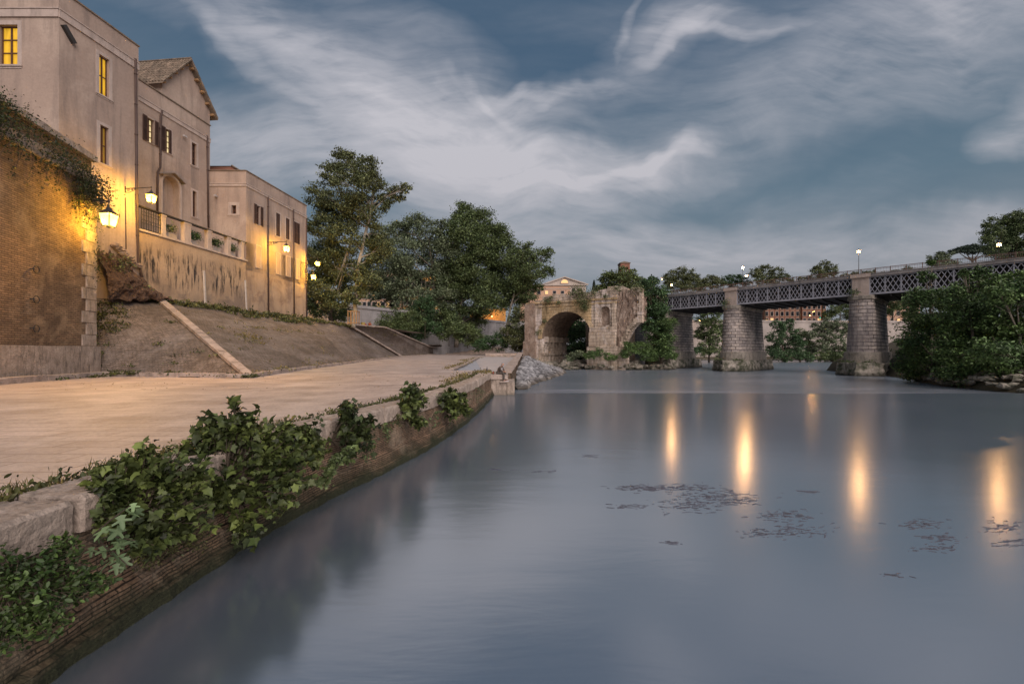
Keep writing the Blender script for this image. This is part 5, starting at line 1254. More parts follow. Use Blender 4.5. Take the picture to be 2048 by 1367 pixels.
# umbrella pine
t = thing('umbrella_pine', P(1945, 640, 200), 'umbrella pine with a flat crown above the bridge railing', 'tree')
m = MB(); c = P(1947, 640, 200); tp = P(1945, 522, 200); m.tube([c, (c+tp)/2, tp], [.6, .5, .4], 7)
for px in (1915, 1930, 1945, 1960, 1975): m.tube([tp, (tp+P(px, 505, 200))/2, P(px, 503, 200)], [.35, .22, .1], 6)
m.build('trunk', 'bark_dark', t)
bl = [(P(px, py, 200), (2.9, 2.9, 1.3)) for px, py in ((1912,502),(1925,498),(1940,495),(1955,496),(1970,499),(1980,504),(1935,502),(1950,503))]
q = clumps(bl, .5, 3.0, .3, .35); leaf_obj('crown', 'leaf_pine', q, rng.uniform(.3, .7, len(q)), t)
g6 = 'leafy trees on the right riverbank'
for lab, px, py, Y, bl in (
  ('leafy tree at the left tip of the right bank, overhanging the water', 1862, 770, 57, [(1852,552,14),(1838,600,24),(1865,590,22),(1835,640,28),(1862,650,30),(1822,680,24),(1850,700,32),(1815,718,22),(1835,742,22),(1875,720,30),(1803,735,12),(1862,525,6),(1880,745,24)]),
  ('tall leafy tree in front of the bridge lattice', 1945, 778, 50, [(1915,590,26),(1945,560,22),(1965,545,14),(1935,620,34),(1970,610,34),(1905,640,30),(1940,670,40),(1975,690,40),(1910,700,34),(1930,740,34),(1970,745,32),(1900,748,22),(1930,545,8)]),
  ('rightmost leafy tree, cut by the photo edge', 2040, 785, 46, [(2000,590,26),(2030,560,26),(2060,580,36),(2010,640,38),(2050,660,44),(1995,700,36),(2030,720,40),(2070,720,44),(2005,745,26),(2045,752,24),(2100,620,50),(2110,700,50),(1985,560,12)]),
  ('dense bush filling the back of the right bank', 1905, 740, 66, [(1880,610,26),(1900,600,24),(1930,600,28),(1960,590,28),(1990,600,30),(2030,590,34),(1880,660,30),(1920,680,36),(1970,660,36),(2020,660,40),(1960,720,30),(1870,715,26),(2060,700,40),(1830,690,20)])):
    tree('riverside_tree', lab, px, py, Y, bl, leaf=.3 if Y < 60 else .36, dens=2.4, m='leaf_bank', bark='bark_pale', tr=.2, group=g6, sub=.36, shell=.3, tpl=OVAL)
# scrub and driftwood at the right bank
m = MB()
for k in range(60):
    px = rng.uniform(1860, 2048); b = P(px, 700, 46+rng.uniform(0, 4)+(2048-px)*.03); b[2] = -2.3
    e = b+rng.normal(size=3)*V(1.2, .8, .3)+V(-.3, -.3, .9); m.tube([b, (b+e)/2+rng.normal(size=3)*.2, e], [.05, .035, .01], 5)
tag(m.build('driftwood', 'bark_pale'), 'bare twigs and driftwood tangled below the trees of the right bank', 'driftwood', kind='stuff')
m = MB()
for k in range(130):
    u = rng.uniform(.35, .9); q = rb(u, rng.uniform(0, .05)); m.rock((q[0], q[1], q[2]+.1), rng.uniform(.15, .6), (1.4, 1, .6))
tag(m.build('shore_rocks', 'rough_rock'), 'low rocks along the waterline of the right bank', 'rocks', kind='stuff')
m = MB()
for k in range(260):
    x = rng.uniform(60, 190); m.rock((x, 176+x*.05+rng.uniform(0, 3), -2.5), rng.uniform(.4, 1.0), (1.5, 1, .6))
tag(m.build('shore_rocks', 'rough_rock'), 'pale rocks edging the far bank behind the bridge', 'rocks', kind='stuff')

# ------------------------------------------------------------------ quay wall
qw = thing('quay_wall', (-4.9, 4, -1.7), 'weathered brick quay wall capped with travertine blocks', 'wall')
def edge_pt(y, off=0.0, z=0.0):
    x = edge_x(y); dx = edge_x(y+.3)-edge_x(y-.3) if -7 < y < 31.5 else 0; l = math.hypot(dx, .6)
    return V(x+off*.6/l, y-off*dx/l, z)
m = MB(); prof = [(-.06,-.36),(-.05,-.6),(-.03,-.85),(-.01,-1.05),(.0,-1.2),(.09,-1.26),(.11,-1.4),(.12,-1.48),(.2,-1.52),(.22,-1.7),(.24,-2.2),(.3,-3.2)]
NY = 320
vs = []
for i in range(NY+1):
    y = -8+(32.2+8)*(i/NY)
    for j, (o, z) in enumerate(prof):
        n_ = .025*math.sin(y*2.3)+.012*math.sin(y*7.3+j)+rng.normal()*.012
        vs.append(edge_pt(y, o+n_, z))
np_ = len(prof)
m.add(vs, [(i*np_+j, (i+1)*np_+j, (i+1)*np_+j+1, i*np_+j+1) for i in range(NY) for j in range(np_-1)])
m.build('brick_face', 'brick_quay', qw, uv=lambda p: (p[1], p[2]+.02*math.sin(p[1]*1.7)))
def slabstone(a, b, w_, h, k):
    """rough travertine block between two edge stations"""
    m = MB(); n = 40; nw, nh = 14, 9; ring = []
    for j in range(nh): ring.append((0.0, -h+h*j/nh))
    for j in range(nw): ring.append((-w_*j/nw, 0.0))
    ring += [(-w_, 0.0), (-w_, -h)]
    R = len(ring); dz = rng.uniform(-.03, .035); do = rng.uniform(-.03, .04); ph = rng.uniform(0, 9); vs = []
    for i in range(n+1):
        y = a+(b-a)*i/n
        for j, (o, z) in enumerate(ring):
            edge = (abs(o) < .02) and z > -.02
            e_ = .03 if edge else 0
            endf = .03 if i in (0, n) else 0
            nn = .03*mn.fractal(Vector((y*1.6+ph, o*2, z*2)), 1.0, 2.0, 4)
            vs.append(edge_pt(y, o+do-e_+(nn if o == 0 else 0)-(endf if o == 0 else 0), z+.03+dz-e_*.7+(nn*.7 if z == 0 else 0)-(endf*.8 if z == 0 else 0)))
    m.add(vs, [(i*R+j, i*R+j+1, (i+1)*R+j+1, (i+1)*R+j) for i in range(n) for j in range(R-1)])
    m.add([vs[j] for j in range(R)], [tuple(range(R-1, -1, -1))]); m.add([vs[n*R+j] for j in range(R)], [tuple(range(R))])
    return m.build('coping_stone', 'travertine', qw)
cuts = [-8,-6.3,-4.6,-3,-1.2,.4,2.2,4.05,4.85,6.3,7.9,9.1,10.6,12.2,13.7,15.2,16.9,18.6,20.4,22.3,24.2,26,28,30,32.15]
for k, (a, b) in enumerate(zip(cuts, cuts[1:])): slabstone(a+.02, b-.02, .72+rng.uniform(-.04, .04), .42, k)
# end block with the seat, and the notch walls
m = MB()
def blk(x0, x1, y0, y1, z0, z1, nm='block', ml='travertine', par=None):
    m = MB(); n = 6
    m.grid(lambda u, v: (x0+(x1-x0)*u, y0+rng.normal()*.012, z0+(z1-z0)*v), n, n); m.grid(lambda u, v: (x1+rng.normal()*.012, y0+(y1-y0)*u, z0+(z1-z0)*v), n, n)
    m.grid(lambda u, v: (x0+(x1-x0)*u, y0+(y1-y0)*v, z1+rng.normal()*.006), n, n); m.grid(lambda u, v: (x0, y1+(y0-y1)*u, z0+(z1-z0)*v), n, n); m.grid(lambda u, v: (x1+(x0-x1)*u, y1, z0+(z1-z0)*v), n, n)
    return m.build(nm, ml, par)
eb = thing('stone_pier_end', (-.8, 33, -1.7), 'pale stone block at the end of the quay where a man sits', 'stone block')
blk(-1.75, -.32, 32.25, 35.2, -.5, -.13, 'top_slab', 'travertine_kerb', eb); blk(-1.72, -.42, 32.35, 35.2, -3, -.51, 'base', 'travertine', eb)
blk(-.4, .2, 32.5, 36.5, -3, -.75, 'buttress', 'travertine', eb)
m = MB(); m.box((-.62, 32.22, -.68), (.62, .32, .07)); m.build('foot_ledge', 'travertine_kerb', eb)
pw = thing('ramp_wall', (0, 60, -2.6), 'long low stone and brick wall along the river side of the boat ramp', 'wall')
m = MB()
def rw(u, v):
    y = 37+u*84; x = -.55+(y-37)*.041; top = -.35+1.3*min(1, (y-37)/60)
    q = [(-.45, -3), (-.45, top), (.45, top), (.55, -3)][int(round(v*3))]; return (x+q[0]+rng.normal()*.02, y, q[1]+(rng.normal()*.03 if q[1] > -2 else 0))
m.grid(rw, 70, 3); m.quad(rw(1, 0), rw(1, 1/3), rw(1, 2/3), rw(1, 1)); m.quad(rw(0, 1), rw(0, 2/3), rw(0, 1/3), rw(0, 0)); m.build('wall_face', 'brick_quay', pw, uv=lambda p: (p[1], p[2]))
stn = stones('coping', [(-.5,37.5,-.32),(1.95,97,.95),(2.9,121,.98)], 1.0, .2, 2.2, 'travertine_kerb', kind=None, parent=pw)
m = MB(); m.box((-1.9, 112, .3), (9, 18, 1.3)); m.build('platform', 'travertine_kerb', pw)
nw_ = thing('ramp_wall', (-5.5, 60, -2), 'left retaining wall of the boat ramp with weeds on it', 'wall')
m = MB()
for (y0, a), (y1, b) in zip(nl, nl[1:]): m.quad((a+.02, y0, -2.6), (b+.02, y1, -2.6), (b+.02, y1, zq(y1)), (a+.02, y0, zq(y0)))
m.quad((-5.2, 36.22, -2.6), (-1.9, 36.22, -2.6), (-1.9, 36.22, -.02), (-5.2, 36.22, -.02)); m.quad((-2.27, 34.6, -3), (-1.72, 34.6, -3), (-1.72, 34.6, -.02), (-2.27, 34.6, -.02))
m.build('wall_face', 'concrete', nw_)
stones('coping', [(-5.2,36.4,.0),(-5.6,50,.0),(-6.3,70,.1),(-7,90,.2)], .5, .12, 1.6, 'travertine_kerb', kind=None, parent=nw_)
# boulders below
m = MB()
for k in range(2300):
    f = rng.uniform(0, 1); ridge = V(.6, 50, -1.3)*(1-f)+V(3.2, 100, .2)*f
    sh = [(1.0, 47), (2.6, 55), (5.6, 65), (9.3, 78), (10.5, 90), (9, 104)]; g = f*5; i = min(4, int(g)); g -= i
    s_ = V(sh[i][0]*(1-g)+sh[i+1][0]*g, sh[i][1]*(1-g)+sh[i+1][1]*g, -2.65); v = rng.uniform(0, 1)
    p = ridge*(1-v)+s_*v; m.rock(p+rng.normal(size=3)*V(.15, .3, .08), rng.uniform(.18, .5)*(1+.3*(v > .8)), (1.2, 1, .75))
tag(m.build('boulder_heap', 'rubble'), 'heap of grey boulders sloping from the ramp wall into the river', 'rocks', kind='stuff')

# ------------------------------------------------------------------ foreground plants on the wall
def bush(name, label, blobs, leaf, n_per, m, tpl=LOBED, root=None, up=.4, stem=True, group=None, cat='bush', axis=None, spread=1.0, stem_r=.014):
    cs = []; B_ = []
    for px, py, r, Y in blobs: c = P(px, py, Y); R = r*Y/F; B_.append((c, R))
    rt = root if root is not None else B_[0][0]; t = thing(name, rt, label, cat, group)
    sm = MB()
    for c, R in B_:
        n_per = int(n_per) ; nst = max(4, int(n_per*.08)); 
        for s in range(nst):
            d = rng.normal(size=3); d /= np.linalg.norm(d); e = c+d*R*rng.uniform(.6, 1.05)*V(1, 1, 1)
            mid = rt*.4+c*.6+rng.normal(size=3)*R*.25
            if stem: sm.tube([rt, mid, e], [stem_r, stem_r*.7, stem_r*.3], 5)
            k = n_per//nst; f = rng.uniform(.35, 1.08, (k, 1))
            cs.append(mid*(1-f)+e*f+rng.normal(size=(k, 3))*R*.16)
    if stem: sm.build('stem', 'bark_dark', t)
    cs = np.concatenate(cs); leaf_obj('foliage', m, cs, rng.uniform(.35, 1.3, len(cs))*leaf, t, tpl=tpl, up=up, axis=axis, spread=spread); return t
gq = 'saplings growing out of the quay wall'
bush('sapling_bush', 'large dark leafy bush nearest the camera on the quay wall', [(300,925,34,5.5),(345,925,32,5.7),(205,950,26,5.1),(380,965,36,5.8),(245,930,26,5.4),(410,935,28,6.0),(215,975,42,5.2),(285,960,45,5.4),(345,965,45,5.6),(245,1040,45,5.1),(320,1035,50,5.3),(385,1035,40,5.6),(205,1020,30,5.0),(300,1090,30,5.2)], .12, 190, 'leaf_near', root=edge_pt(5.3, .05, -.6), group=gq, up=.5)
bush('sapling_bush', 'biggest leafy bush with one tall shoot above the pavement edge', [(430,842,26,7.2),(515,850,36,7.4),(560,882,34,7.6),(398,885,26,7.0),(580,860,20,7.7),(468,850,30,7.2),(425,880,42,7.1),(515,885,50,7.4),(455,940,55,7.0),(540,940,50,7.4),(590,900,36,7.8),(480,1005,42,6.9),(550,995,40,7.2),(420,990,38,6.7),(600,955,30,7.6),(500,1060,28,6.8)], .14, 210, 'leaf_near', root=edge_pt(7.1, .05, -.5), group=gq, up=.5)
bush('sapling_shoot', 'single upright sapling shoot above the biggest bush', [(470,825,16,7.2),(466,800,9,7.2)], .15, 16, 'leaf_near', root=P(475, 870, 7.2), group=gq)
bush('sapling_bush', 'compact leafy bush right after the biggest one', [(625,868,28,8.6),(610,890,26,8.5),(640,895,22,8.6),(622,920,20,8.5)], .125, 150, 'leaf_near', root=edge_pt(8.6, .02, -.4), group=gq)
bush('sapling_bush', 'dark round bush on the quay edge, third clump from the camera', [(700,812,16,10.0),(702,825,22,10.0),(700,858,34,10.0),(722,880,32,10.1),(735,850,18,10.1),(705,895,24,9.9)], .14, 200, 'leaf_near_dark', root=edge_pt(10, .03, -.4), group=gq)
bush('sapling_bush', 'upright pointed bush halfway along the quay edge', [(826,778,16,13.2),(815,795,20,13.1),(838,800,20,13.2),(828,825,24,13.1),(842,845,13,13)], .17, 150, 'leaf_near', root=edge_pt(13.1, .03, -.4), group=gq)
bush('sapling_bush', 'leafy bush farthest along the quay edge', [(903,785,16,16.5),(892,800,18,16.3),(915,806,20,16.5),(905,822,20,16.4),(935,822,10,16.6),(925,800,12,16.5)], .19, 140, 'leaf_near', root=edge_pt(16.4, .03, -.4), group=gq)
bush('ivy_patch', 'tangled ivy and bramble hanging at the lower left corner', [(20,1140,50,4.15),(80,1150,52,4.2),(140,1130,45,4.4),(30,1210,55,4.0),(100,1205,45,4.1),(160,1180,30,4.3),(5,1270,40,3.8),(200,1165,20,4.5),(120,1095,30,4.4),(40,1265,40,3.9),(95,1250,32,4.0),(15,1180,45,4.0)], .06, 420, 'leaf_ivy', tpl=OVAL, root=edge_pt(4.2, .02, -.5), cat='ivy', stem_r=.006)
bush('bramble', 'fine yellowish seeding weeds between the two largest bushes', [(370,1060,35,5.9),(330,1100,30,5.5),(400,1080,25,6.1),(290,1120,22,5.2)], .035, 420, 'weed', tpl=OVAL, root=edge_pt(5.8, .03, -.7), cat='weed', stem_r=.004)
# fig branch with large pale leaves
fr = edge_pt(4.85, .1, -.45); t = thing('fig_branch', fr, 'fig branch with big pale green lobed leaves hanging over the wall', 'plant')
m = MB(); pts = []
for px, py in ((262,1010),(240,1060),(225,1110),(270,1080),(205,1085),(255,1130)):
    e = P(px, py, 4.75); m.tube([fr, (fr+e)/2+V(.03, 0, .04), e], [.012, .009, .004], 5)
    for k in range(5): pts.append(e*(.55+.1*k)+((fr+e)/2)*(.45-.1*k)+rng.normal(size=3)*.05)
m.build('stem', 'bark_dark', t); leaf_obj('leaves', 'leaf_fig', pts, rng.uniform(.1, .19, len(pts)), t, tpl=FIG, up=.7, axis=(.2, -.3, -1), spread=.35)
for i, (px, py, Y, lab) in enumerate(((665,930,8.9,'sprig hanging on the wall below the compact bush'),(690,915,9.3,'trailing sprig under the dark round bush'),(735,910,10.4,'ivy tuft at the foot of the dark round bush'),(790,850,12,'grey flowering weed on the coping joint'),(770,868,11.8,'weed tuft beneath the grey flowering weed'),(868,845,14.6,'small plant on the brickwork before the farthest bush'),(880,800,16,'small tuft left of the farthest bush'),(650,960,8.6,'lowest sprig near the waterline'),(955,795,20,'tuft on the wall near its far bend'))):
    bush('wall_plant', lab, [(px, py, 16, Y), (px+6, py-16, 11, Y)], .07 if i not in (0, 1, 7) else .11, 90, 'leaf_plane' if i != 3 else 'weed', tpl=OVAL if i not in (0, 1, 7) else LOBED, root=P(px, py-14, Y)-V(.05, 0, 0), group='small plants rooted in the quay wall', cat='plant', stem_r=.005)
# weeds
def weeds(label, pts, s, n, m='weed', tpl=OVAL, up=.1, r=.18, flat=.4):
    c = np.concatenate([np.array(p)+np.abs(rng.normal(size=(n, 3)))*V(0, 0, r*flat)+rng.normal(size=(n, 3))*V(r, r, 0) for p in pts])
    return tag(leaf_obj('weeds', m, c, rng.uniform(.5, 1.4, len(c))*s, None, tpl=tpl, up=up, axis=(0, 0, 1), spread=.6), label, 'weeds', kind='stuff')
pts = []
for y in np.arange(2.5, 30, .16):
    if rng.uniform() < (.85 if y < 18 else .6): pts.append(edge_pt(y, -.8-abs(rng.normal())*.05, .0))
weeds('green weeds in the joint between coping blocks and pavement', pts, .07, 34, r=.07, flat=1.0)
weeds('dry grass tufts by the coping near the camera', [edge_pt(y, -.85+rng.normal()*.06, 0) for y in (3.9,4.0,4.3,4.7,5.0,5.3,5.9,6.1,6.4,6.7,8.8,9.3,9.6,12,14.5,18,21,22,25)], .17, 40, 'weed_dry', BLADE, r=.09, flat=.1)
def slope_pts(n, f):
    out = []
    for _ in range(n):
        i, u, v = f(); a0, a1, b0, b1 = map(lambda q: np.array(q, float), (foot[i], foot[i+1], top[i], top[i+1]))
        out.append((a0*(1-u)+a1*u)*(1-v)+(b0*(1-u)+b1*u)*v+V(0, 0, .1*math.sin(9*u+i)*v*(1-v)))
    return out
R = rng
weeds('weeds growing along the top of the slope below the buildings', slope_pts(150, lambda: (R.integers(0, 3), R.uniform(0, 1), R.uniform(.93, 1.0)))+slope_pts(60, lambda: (1, R.uniform(.0, 1), R.uniform(.84, .98))), .28, 24, r=.4)
weeds('dry yellow grass patches scattered on the paved slope', slope_pts(26, lambda: (0, R.uniform(.6, .95), R.uniform(.35, .5)))+slope_pts(50, lambda: (R.integers(0, 4), R.uniform(0, 1), R.uniform(0, 1)))+slope_pts(40, lambda: (3, R.uniform(0.3, 1), R.uniform(.7, .95)))+slope_pts(50, lambda: (R.integers(0, 4), R.uniform(0, 1), R.uniform(0, .05)))+slope_pts(26, lambda: (1, R.uniform(0, 1), R.uniform(.6, .64))), .15, 14, 'weed_dry', r=.35)
LF = lambda u, v: (L0*(1-u)+F0*u)*(1-v)+(TL*(1-u)+T*u)*v
weeds('green weed clumps on the slope beside the brick wall', [LF(R.uniform(.02, .35), R.uniform(.5, .95)) for _ in range(30)]+[LF(R.uniform(0, .05), R.uniform(0, .9)) for _ in range(26)]+[LF(R.uniform(0, 1), R.uniform(0, 1)) for _ in range(16)], .16, 30, r=.28)
weeds('bushy weeds on the kerb at the foot of the slope', [V(-24.8+R.uniform(-1.6, .3), 28.0+R.uniform(-.3, .4), .15) for _ in range(26)]+[V(-16.1+R.uniform(-.5, .1), 26.3, .05) for _ in range(10)]+[V(-22.2+R.normal()*.3, 27.5, .15) for _ in range(6)]+[V(x, 26.3+(-16.4-x)*.2, .1) for x in np.arange(-23, -16.5, .6)]+[V(-26.3+R.normal()*.2, y, .02) for y in np.arange(18, 27.5, .35)], .15, 34, r=.2)
weeds('grass fringes around the boat ramp and far pavement', [V(-5.5-R.uniform(0, .8), y, .02) for y in np.arange(38, 60, .6)]+[V(-6.2-R.uniform(0, 1.5), y, .12) for y in np.arange(60, 95, 1.0)]+[V(R.uniform(-6, 2), 96+R.normal(), .3) for _ in range(14)]+[V(-2.4+R.normal()*.3, 31+R.uniform(0, 3), .02) for _ in range(10)]+[V(-1.8+R.normal()*.15, 33+R.normal()*.3, -.1) for _ in range(6)]+[V(-3.2+R.normal()*.4, y, .01) for y in np.arange(22, 30, .5)], .11, 26, 'weed_dry', r=.25)
weeds('scattered leaves and litter lying on the pavement', [V(R.uniform(-24, -4), R.uniform(18, 30), .01) for _ in range(150)]+[V(R.uniform(-14, -3), R.uniform(25, 60), .02) for _ in range(60)], .06, 3, 'weed_dry', OVAL, up=3, r=.12, flat=.02)
# vine on the brick wall
t = thing('climbing_vine', Wp.w(.5, 9.5), 'flowering climbing plant trailing along the top of the brick wall', 'vine')
m = MB(); cs = []
for k in range(70):
    u = R.choice([R.uniform(.0, 2.2), R.uniform(2.5, 5.2), R.uniform(4.8, 9)], p=[.45, .22, .33]); z = (13.4 if u < 2.4 else 13.6)+R.normal()*.3-(R.uniform(0, 1.5) if u < 2.2 else R.uniform(-.3, .5) if u < 5 else R.uniform(-1.0, .8))
    p = Wp.w(u-.15, z, .35+R.uniform(0, .4)); cs.append(p+R.normal(size=(65, 3))*V(.3, .36, .36))
    q = Wp.w(u+R.normal()*.3, z-R.uniform(.6, 1.7), .25); m.tube([p, (p+q)/2+R.normal(size=3)*.1, q], [.02, .015, .008], 4); cs.append(q+R.normal(size=(16, 3))*V(.12, .14, .35))
for k in range(14): q = Wp.w(R.uniform(-.1, .25), R.uniform(6, 12.5), .3); cs.append(q+R.normal(size=(18, 3))*V(.12, .12, .4))
m.build('stem', 'bark_dark', t); cs = np.concatenate(cs); leaf_obj('foliage', 'leaf_near_dark', cs, R.uniform(.07, .17, len(cs)), t, tpl=OVAL)
fl = cs[R.choice(len(cs), 260)]+R.normal(size=(260, 3))*.05+V(.06, -.06, 0); leaf_obj('blossom', 'flower', fl, R.uniform(.03, .06, 260), t, tpl=RHOMB, up=1)
# flat dark flakes put in for ripples over submerged plants
m = MB()
def ripple_patch(px, py, w_, h_, n):
    for _ in range(int(n*3.2)):
        x, y = px+R.normal()*w_, py+R.normal()*h_*.9; c = G(x, y, -1.7); L_ = R.uniform(.03, .17)*c[1]/9; k = 7; W_ = L_*R.uniform(.1, .3)
        a = R.normal()*.3; pts = []
        for i in range(k): f = i/(k-1)*2-1; pts.append((f*L_*.5, W_*(1-f*f)**.6*.5*R.uniform(.3, 1)))
        for i in range(k-2, 0, -1): f = i/(k-1)*2-1; pts.append((f*L_*.5, -W_*(1-f*f)**.6*.5*R.uniform(.3, 1)))
        ca, sa = math.cos(a), math.sin(a); base = [(c[0]+x_*ca-y_*sa, c[1]+x_*sa+y_*ca) for x_, y_ in pts]; n_ = len(base); z_ = -1.696+R.uniform(0, .002)
        m.add([(*q, z_) for q in base]+[(*q, z_-.012) for q in base], [tuple(range(n_)), *[(i, (i+1) % n_, (i+1) % n_+n_, i+n_) for i in range(n_)]])
for a in ((1290,975,30,3,30),(1360,975,45,4,34),(1430,990,40,6,36),(1380,1012,35,7,30),(1470,1002,25,5,22),(1260,1012,20,3,10),(1570,1030,30,6,26),(1600,1060,30,8,26),(1540,1065,30,5,16),(1840,1048,22,7,22),(1880,1075,22,5,16),(1870,1095,30,5,14),(2010,1055,25,8,20),(2030,1085,20,6,16),(1615,983,18,2,8),(1340,1085,12,2,5),(1180,912,12,1.5,5),(1090,942,15,1.2,5),(1000,938,12,1,4),(1790,1150,15,3,5)): ripple_patch(*a)
tag(m.build('ripple_flakes', 'dark_ripple'), 'thin dark flakes standing for ripples over submerged plants', 'weeds', kind='stuff')

# ------------------------------------------------------------------ people and small objects
def skin_obj(name, m, verts, edges, radii, parent, sub=2, root=0):
    me = bpy.data.meshes.new(name); off = wloc(parent); me.from_pydata([tuple(np.array(v)) for v in verts], edges, []); me.materials.append(MATS[m])
    o = bpy.data.objects.new(name, me); COL.objects.link(o); o.parent = parent
    md = o.modifiers.new('Skin', 'SKIN'); md.use_smooth_shade = True
    sv = me.skin_vertices[0].data if me.skin_vertices else None
    for i, r in enumerate(radii):
        sv[i].radius = (r, r) if not isinstance(r, tuple) else r; sv[i].use_root = (i == root)
    s = o.modifiers.new('Subdivision', 'SUBSURF'); s.levels = sub; s.render_levels = sub
    return o
def sitting_person(loc, rz, label, jacket, trousers, shirt=None, hair='hair_grey', drop=.45, lean=.12, cross=False, s=1.0):
    """seated figure facing local +x, hips at the origin, feet drop below the seat"""
    t = thing('person', loc, label, 'person', rz=rz); t.scale = (s, s, s)
    hip = V(0, 0, .1); ch = V(.06+lean*.5, 0, .38); nk = V(.1+lean, 0, .56); hd = V(.15+lean*1.4, 0, .67); ht = V(.18+lean*1.5, 0, .8)
    vs = [hip, V(.03+lean*.3, 0, .25), ch, nk, hd, ht]; ra = [.13, .125, .135, .05, .085, .075]; ed = [(0,1),(1,2),(2,3),(3,4),(4,5)]
    arms = {}
    for sd in (1, -1):
        i = len(vs); sh = V(.08+lean*.9, .19*sd, .5); el = V(.2+lean, .22*sd, .26); wr = V(.42, .08*sd, .2); hn = V(.49, .05*sd, .19)
        vs += [sh, el, wr, hn]; ra += [.052, .042, .03, .032]; ed += [(2, i), (i, i+1), (i+1, i+2), (i+2, i+3)]; arms[sd] = (ch, sh, el, wr)
        for k in range(5):
            j = len(vs); a = (k-2)*.018*sd
            if k == 0: vs += [hn+V(.02, -.035*sd, .0), hn+V(.045, -.045*sd, -.01)]; ra += [.011, .008]
            else: vs += [hn+V(.045, a*1.2-.0, -.005), hn+V(.075-.004*abs(k-2), a*1.3, -.03)]; ra += [.009, .007]
            ed += [(i+3, j), (j, j+1)]
    legs = {}
    for sd in (1, -1):
        i = len(vs); h2 = V(.04, .1*sd, .08); kn = V(.47, .13*sd, .1); an = V(.5+.04*sd, .1*sd, -drop+.09); to = V(.68+.04*sd, .12*sd, -drop+.03)
        vs += [h2, kn, an, to]; ra += [.09, .065, .045, .035]; ed += [(0, i), (i, i+1), (i+1, i+2), (i+2, i+3)]; legs[sd] = (h2, kn, an, to)
    skin_obj('body', 'skin', vs, ed, ra, t)
    v = [hip+V(-.01, 0, .02), vs[1], ch, nk-V(0, 0, .03)]; r = [.16, .155, .165, .09]; e = [(0,1),(1,2),(2,3)]
    for sd in (1, -1):
        i = len(v); v += [arms[sd][1], arms[sd][2], arms[sd][3]-V(.02, 0, 0)]; r += [.072, .06, .045]; e += [(2, i), (i, i+1), (i+1, i+2)]
    skin_obj('jacket', jacket, v, e, r, t)
    if shirt: skin_obj('shirt', shirt, [hip+V(.09, 0, .04), vs[1]+V(.085, 0, 0), ch+V(.085, 0, -.02), nk+V(.03, 0, -.06)], [(0,1),(1,2),(2,3)], [.1, .1, .1, .06], t)
    v = [hip]; r = [.155]; e = []
    for sd in (1, -1):
        i = len(v); v += list(legs[sd][:3]); r += [.11, .085, .065]; e += [(0, i), (i, i+1), (i+1, i+2)]
    skin_obj('trousers', trousers, v, e, r, t)
    for sd in (1, -1): skin_obj('shoe', 'cloth_white', [legs[sd][2]-V(.03, 0, .04), legs[sd][2]+V(.06, 0, -.05), legs[sd][3]+V(.02, 0, 0)], [(0,1),(1,2)], [.05, .052, .04], t, 1)
    skin_obj('hair', hair, [hd+V(-.035, 0, .04), ht+V(-.02, 0, .03), hd+V(-.03, 0, .0)], [(0,1),(0,2)], [.078, .07, .06], t, 1)
    m = MB(); c = hd+V(.085, 0, .02)
    m.rock(c, .016, (1, .8, 1.3), .05); m.v = [tuple(np.array(q)) for q in m.v]
    me = m; o = wloc(t); m.v = [tuple(np.array(q)+o) for q in m.v]; nb = m.build('nose', 'skin', t)
    return t
sitting_person((-1.02, 32.5, -.13), -.45, 'grey haired man in brown jacket and white shirt sitting on the quay end block', 'cloth_brown', 'cloth_trouser', 'cloth_white', drop=.5, s=1.08)
sitting_person((2.3, 118.5, 1.0), -.7, 'tiny distant person in a light blue top sitting at the end of the ramp wall', 'cloth_blue', 'cloth_dark', drop=.4, hair='cloth_orange', s=1.15)
b = P(738, 651, 84.6); sitting_person((b[0], b[1], 6.4), -.6, 'person in an orange jacket sitting at the top edge of the slope', 'cloth_orange', 'cloth_dark', drop=.42, hair='cloth_dark', s=1.2)
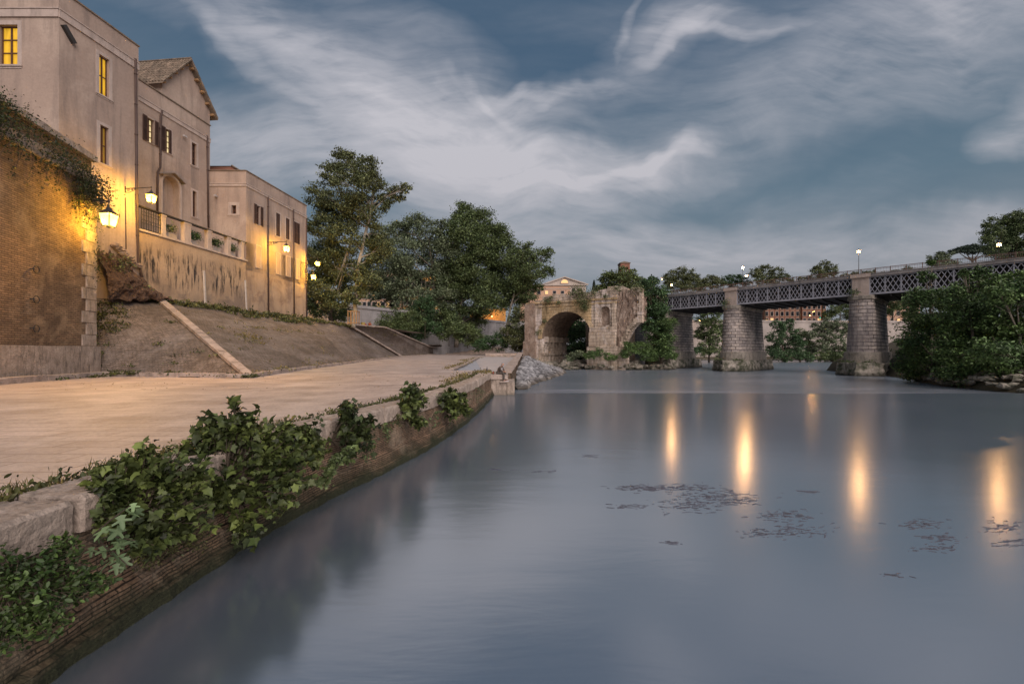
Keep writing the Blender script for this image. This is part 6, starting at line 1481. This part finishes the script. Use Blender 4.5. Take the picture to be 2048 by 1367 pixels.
b = P(974, 743, 33.3); m = MB(); m.lathe((b[0], b[1], -.0), [(.045,0),(.05,.03),(.05,.24),(.045,.28),(.02,.33),(.018,.42),(.022,.43)], 10); tag(m.build('bottle', 'glass_bottle', None, True), 'dark bottle standing on the pavement edge behind the seated man', 'bottle')
m = MB(); m.lathe((-1.45, 32.75, -.13), [(.05,0),(.055,.02),(.055,.15),(.045,.17)], 10); tag(m.build('drink_can', 'plastic_red', None, True), 'small red can on the stone beside the seated man', 'can')
b = P(726, 650.5, 84); m = MB(); m.lathe((b[0], b[1], 6.4), [(.3,0),(.36,.05),(.42,.75),(.36,.78),(.3,.7)], 12); tag(m.build('bucket', 'plastic_yellow', None, True), 'yellow tub left of the person in orange', 'bucket')
b = P(730.5, 651, 84); m = MB(); m.lathe((b[0]+.1, b[1], 6.4), [(.14,0),(.18,.1),(.18,.3),(.1,.42),(.06,.5),(.09,.52)], 10); tag(m.build('jug', 'plastic_red', None, True), 'small red container between the yellow tub and the person', 'jug')
# wooden tree guard
b = P(707, 650, 74); t = thing('tree_guard', (b[0], b[1], 6.2), 'wooden post frame around the young tree at the slope top', 'tree guard')
for dx, dy in ((-.75,-.5),(-.25,-.5),(.3,-.5),(.75,-.5),(-.75,.6),(.75,.6)):
    m = MB(); m.bar((b[0]+dx, b[1]+dy, 6.2), (b[0]+dx, b[1]+dy, 8.5), .13); m.build('post', 'wood', t)
for z in (8.4, 6.4):
    m = MB(); m.bar((b[0]-.85, b[1]-.58, z), (b[0]+.85, b[1]-.58, z), .1, .14); m.bar((b[0]-.83, b[1]-.5, z), (b[0]-.83, b[1]+.7, z), .1, .14); m.bar((b[0]+.83, b[1]-.5, z), (b[0]+.83, b[1]+.7, z), .1, .14); m.build('rail', 'wood', t)
m = MB()
for k in range(5): m.box((P(868,686,127)[0], 126, 3.2-.1*k), (4.4-.0*k, 3, .25))
tag(m.build('tree_pit_kerb', 'travertine_kerb'), 'square stone kerb round the foot of the forked plane tree', 'kerb')
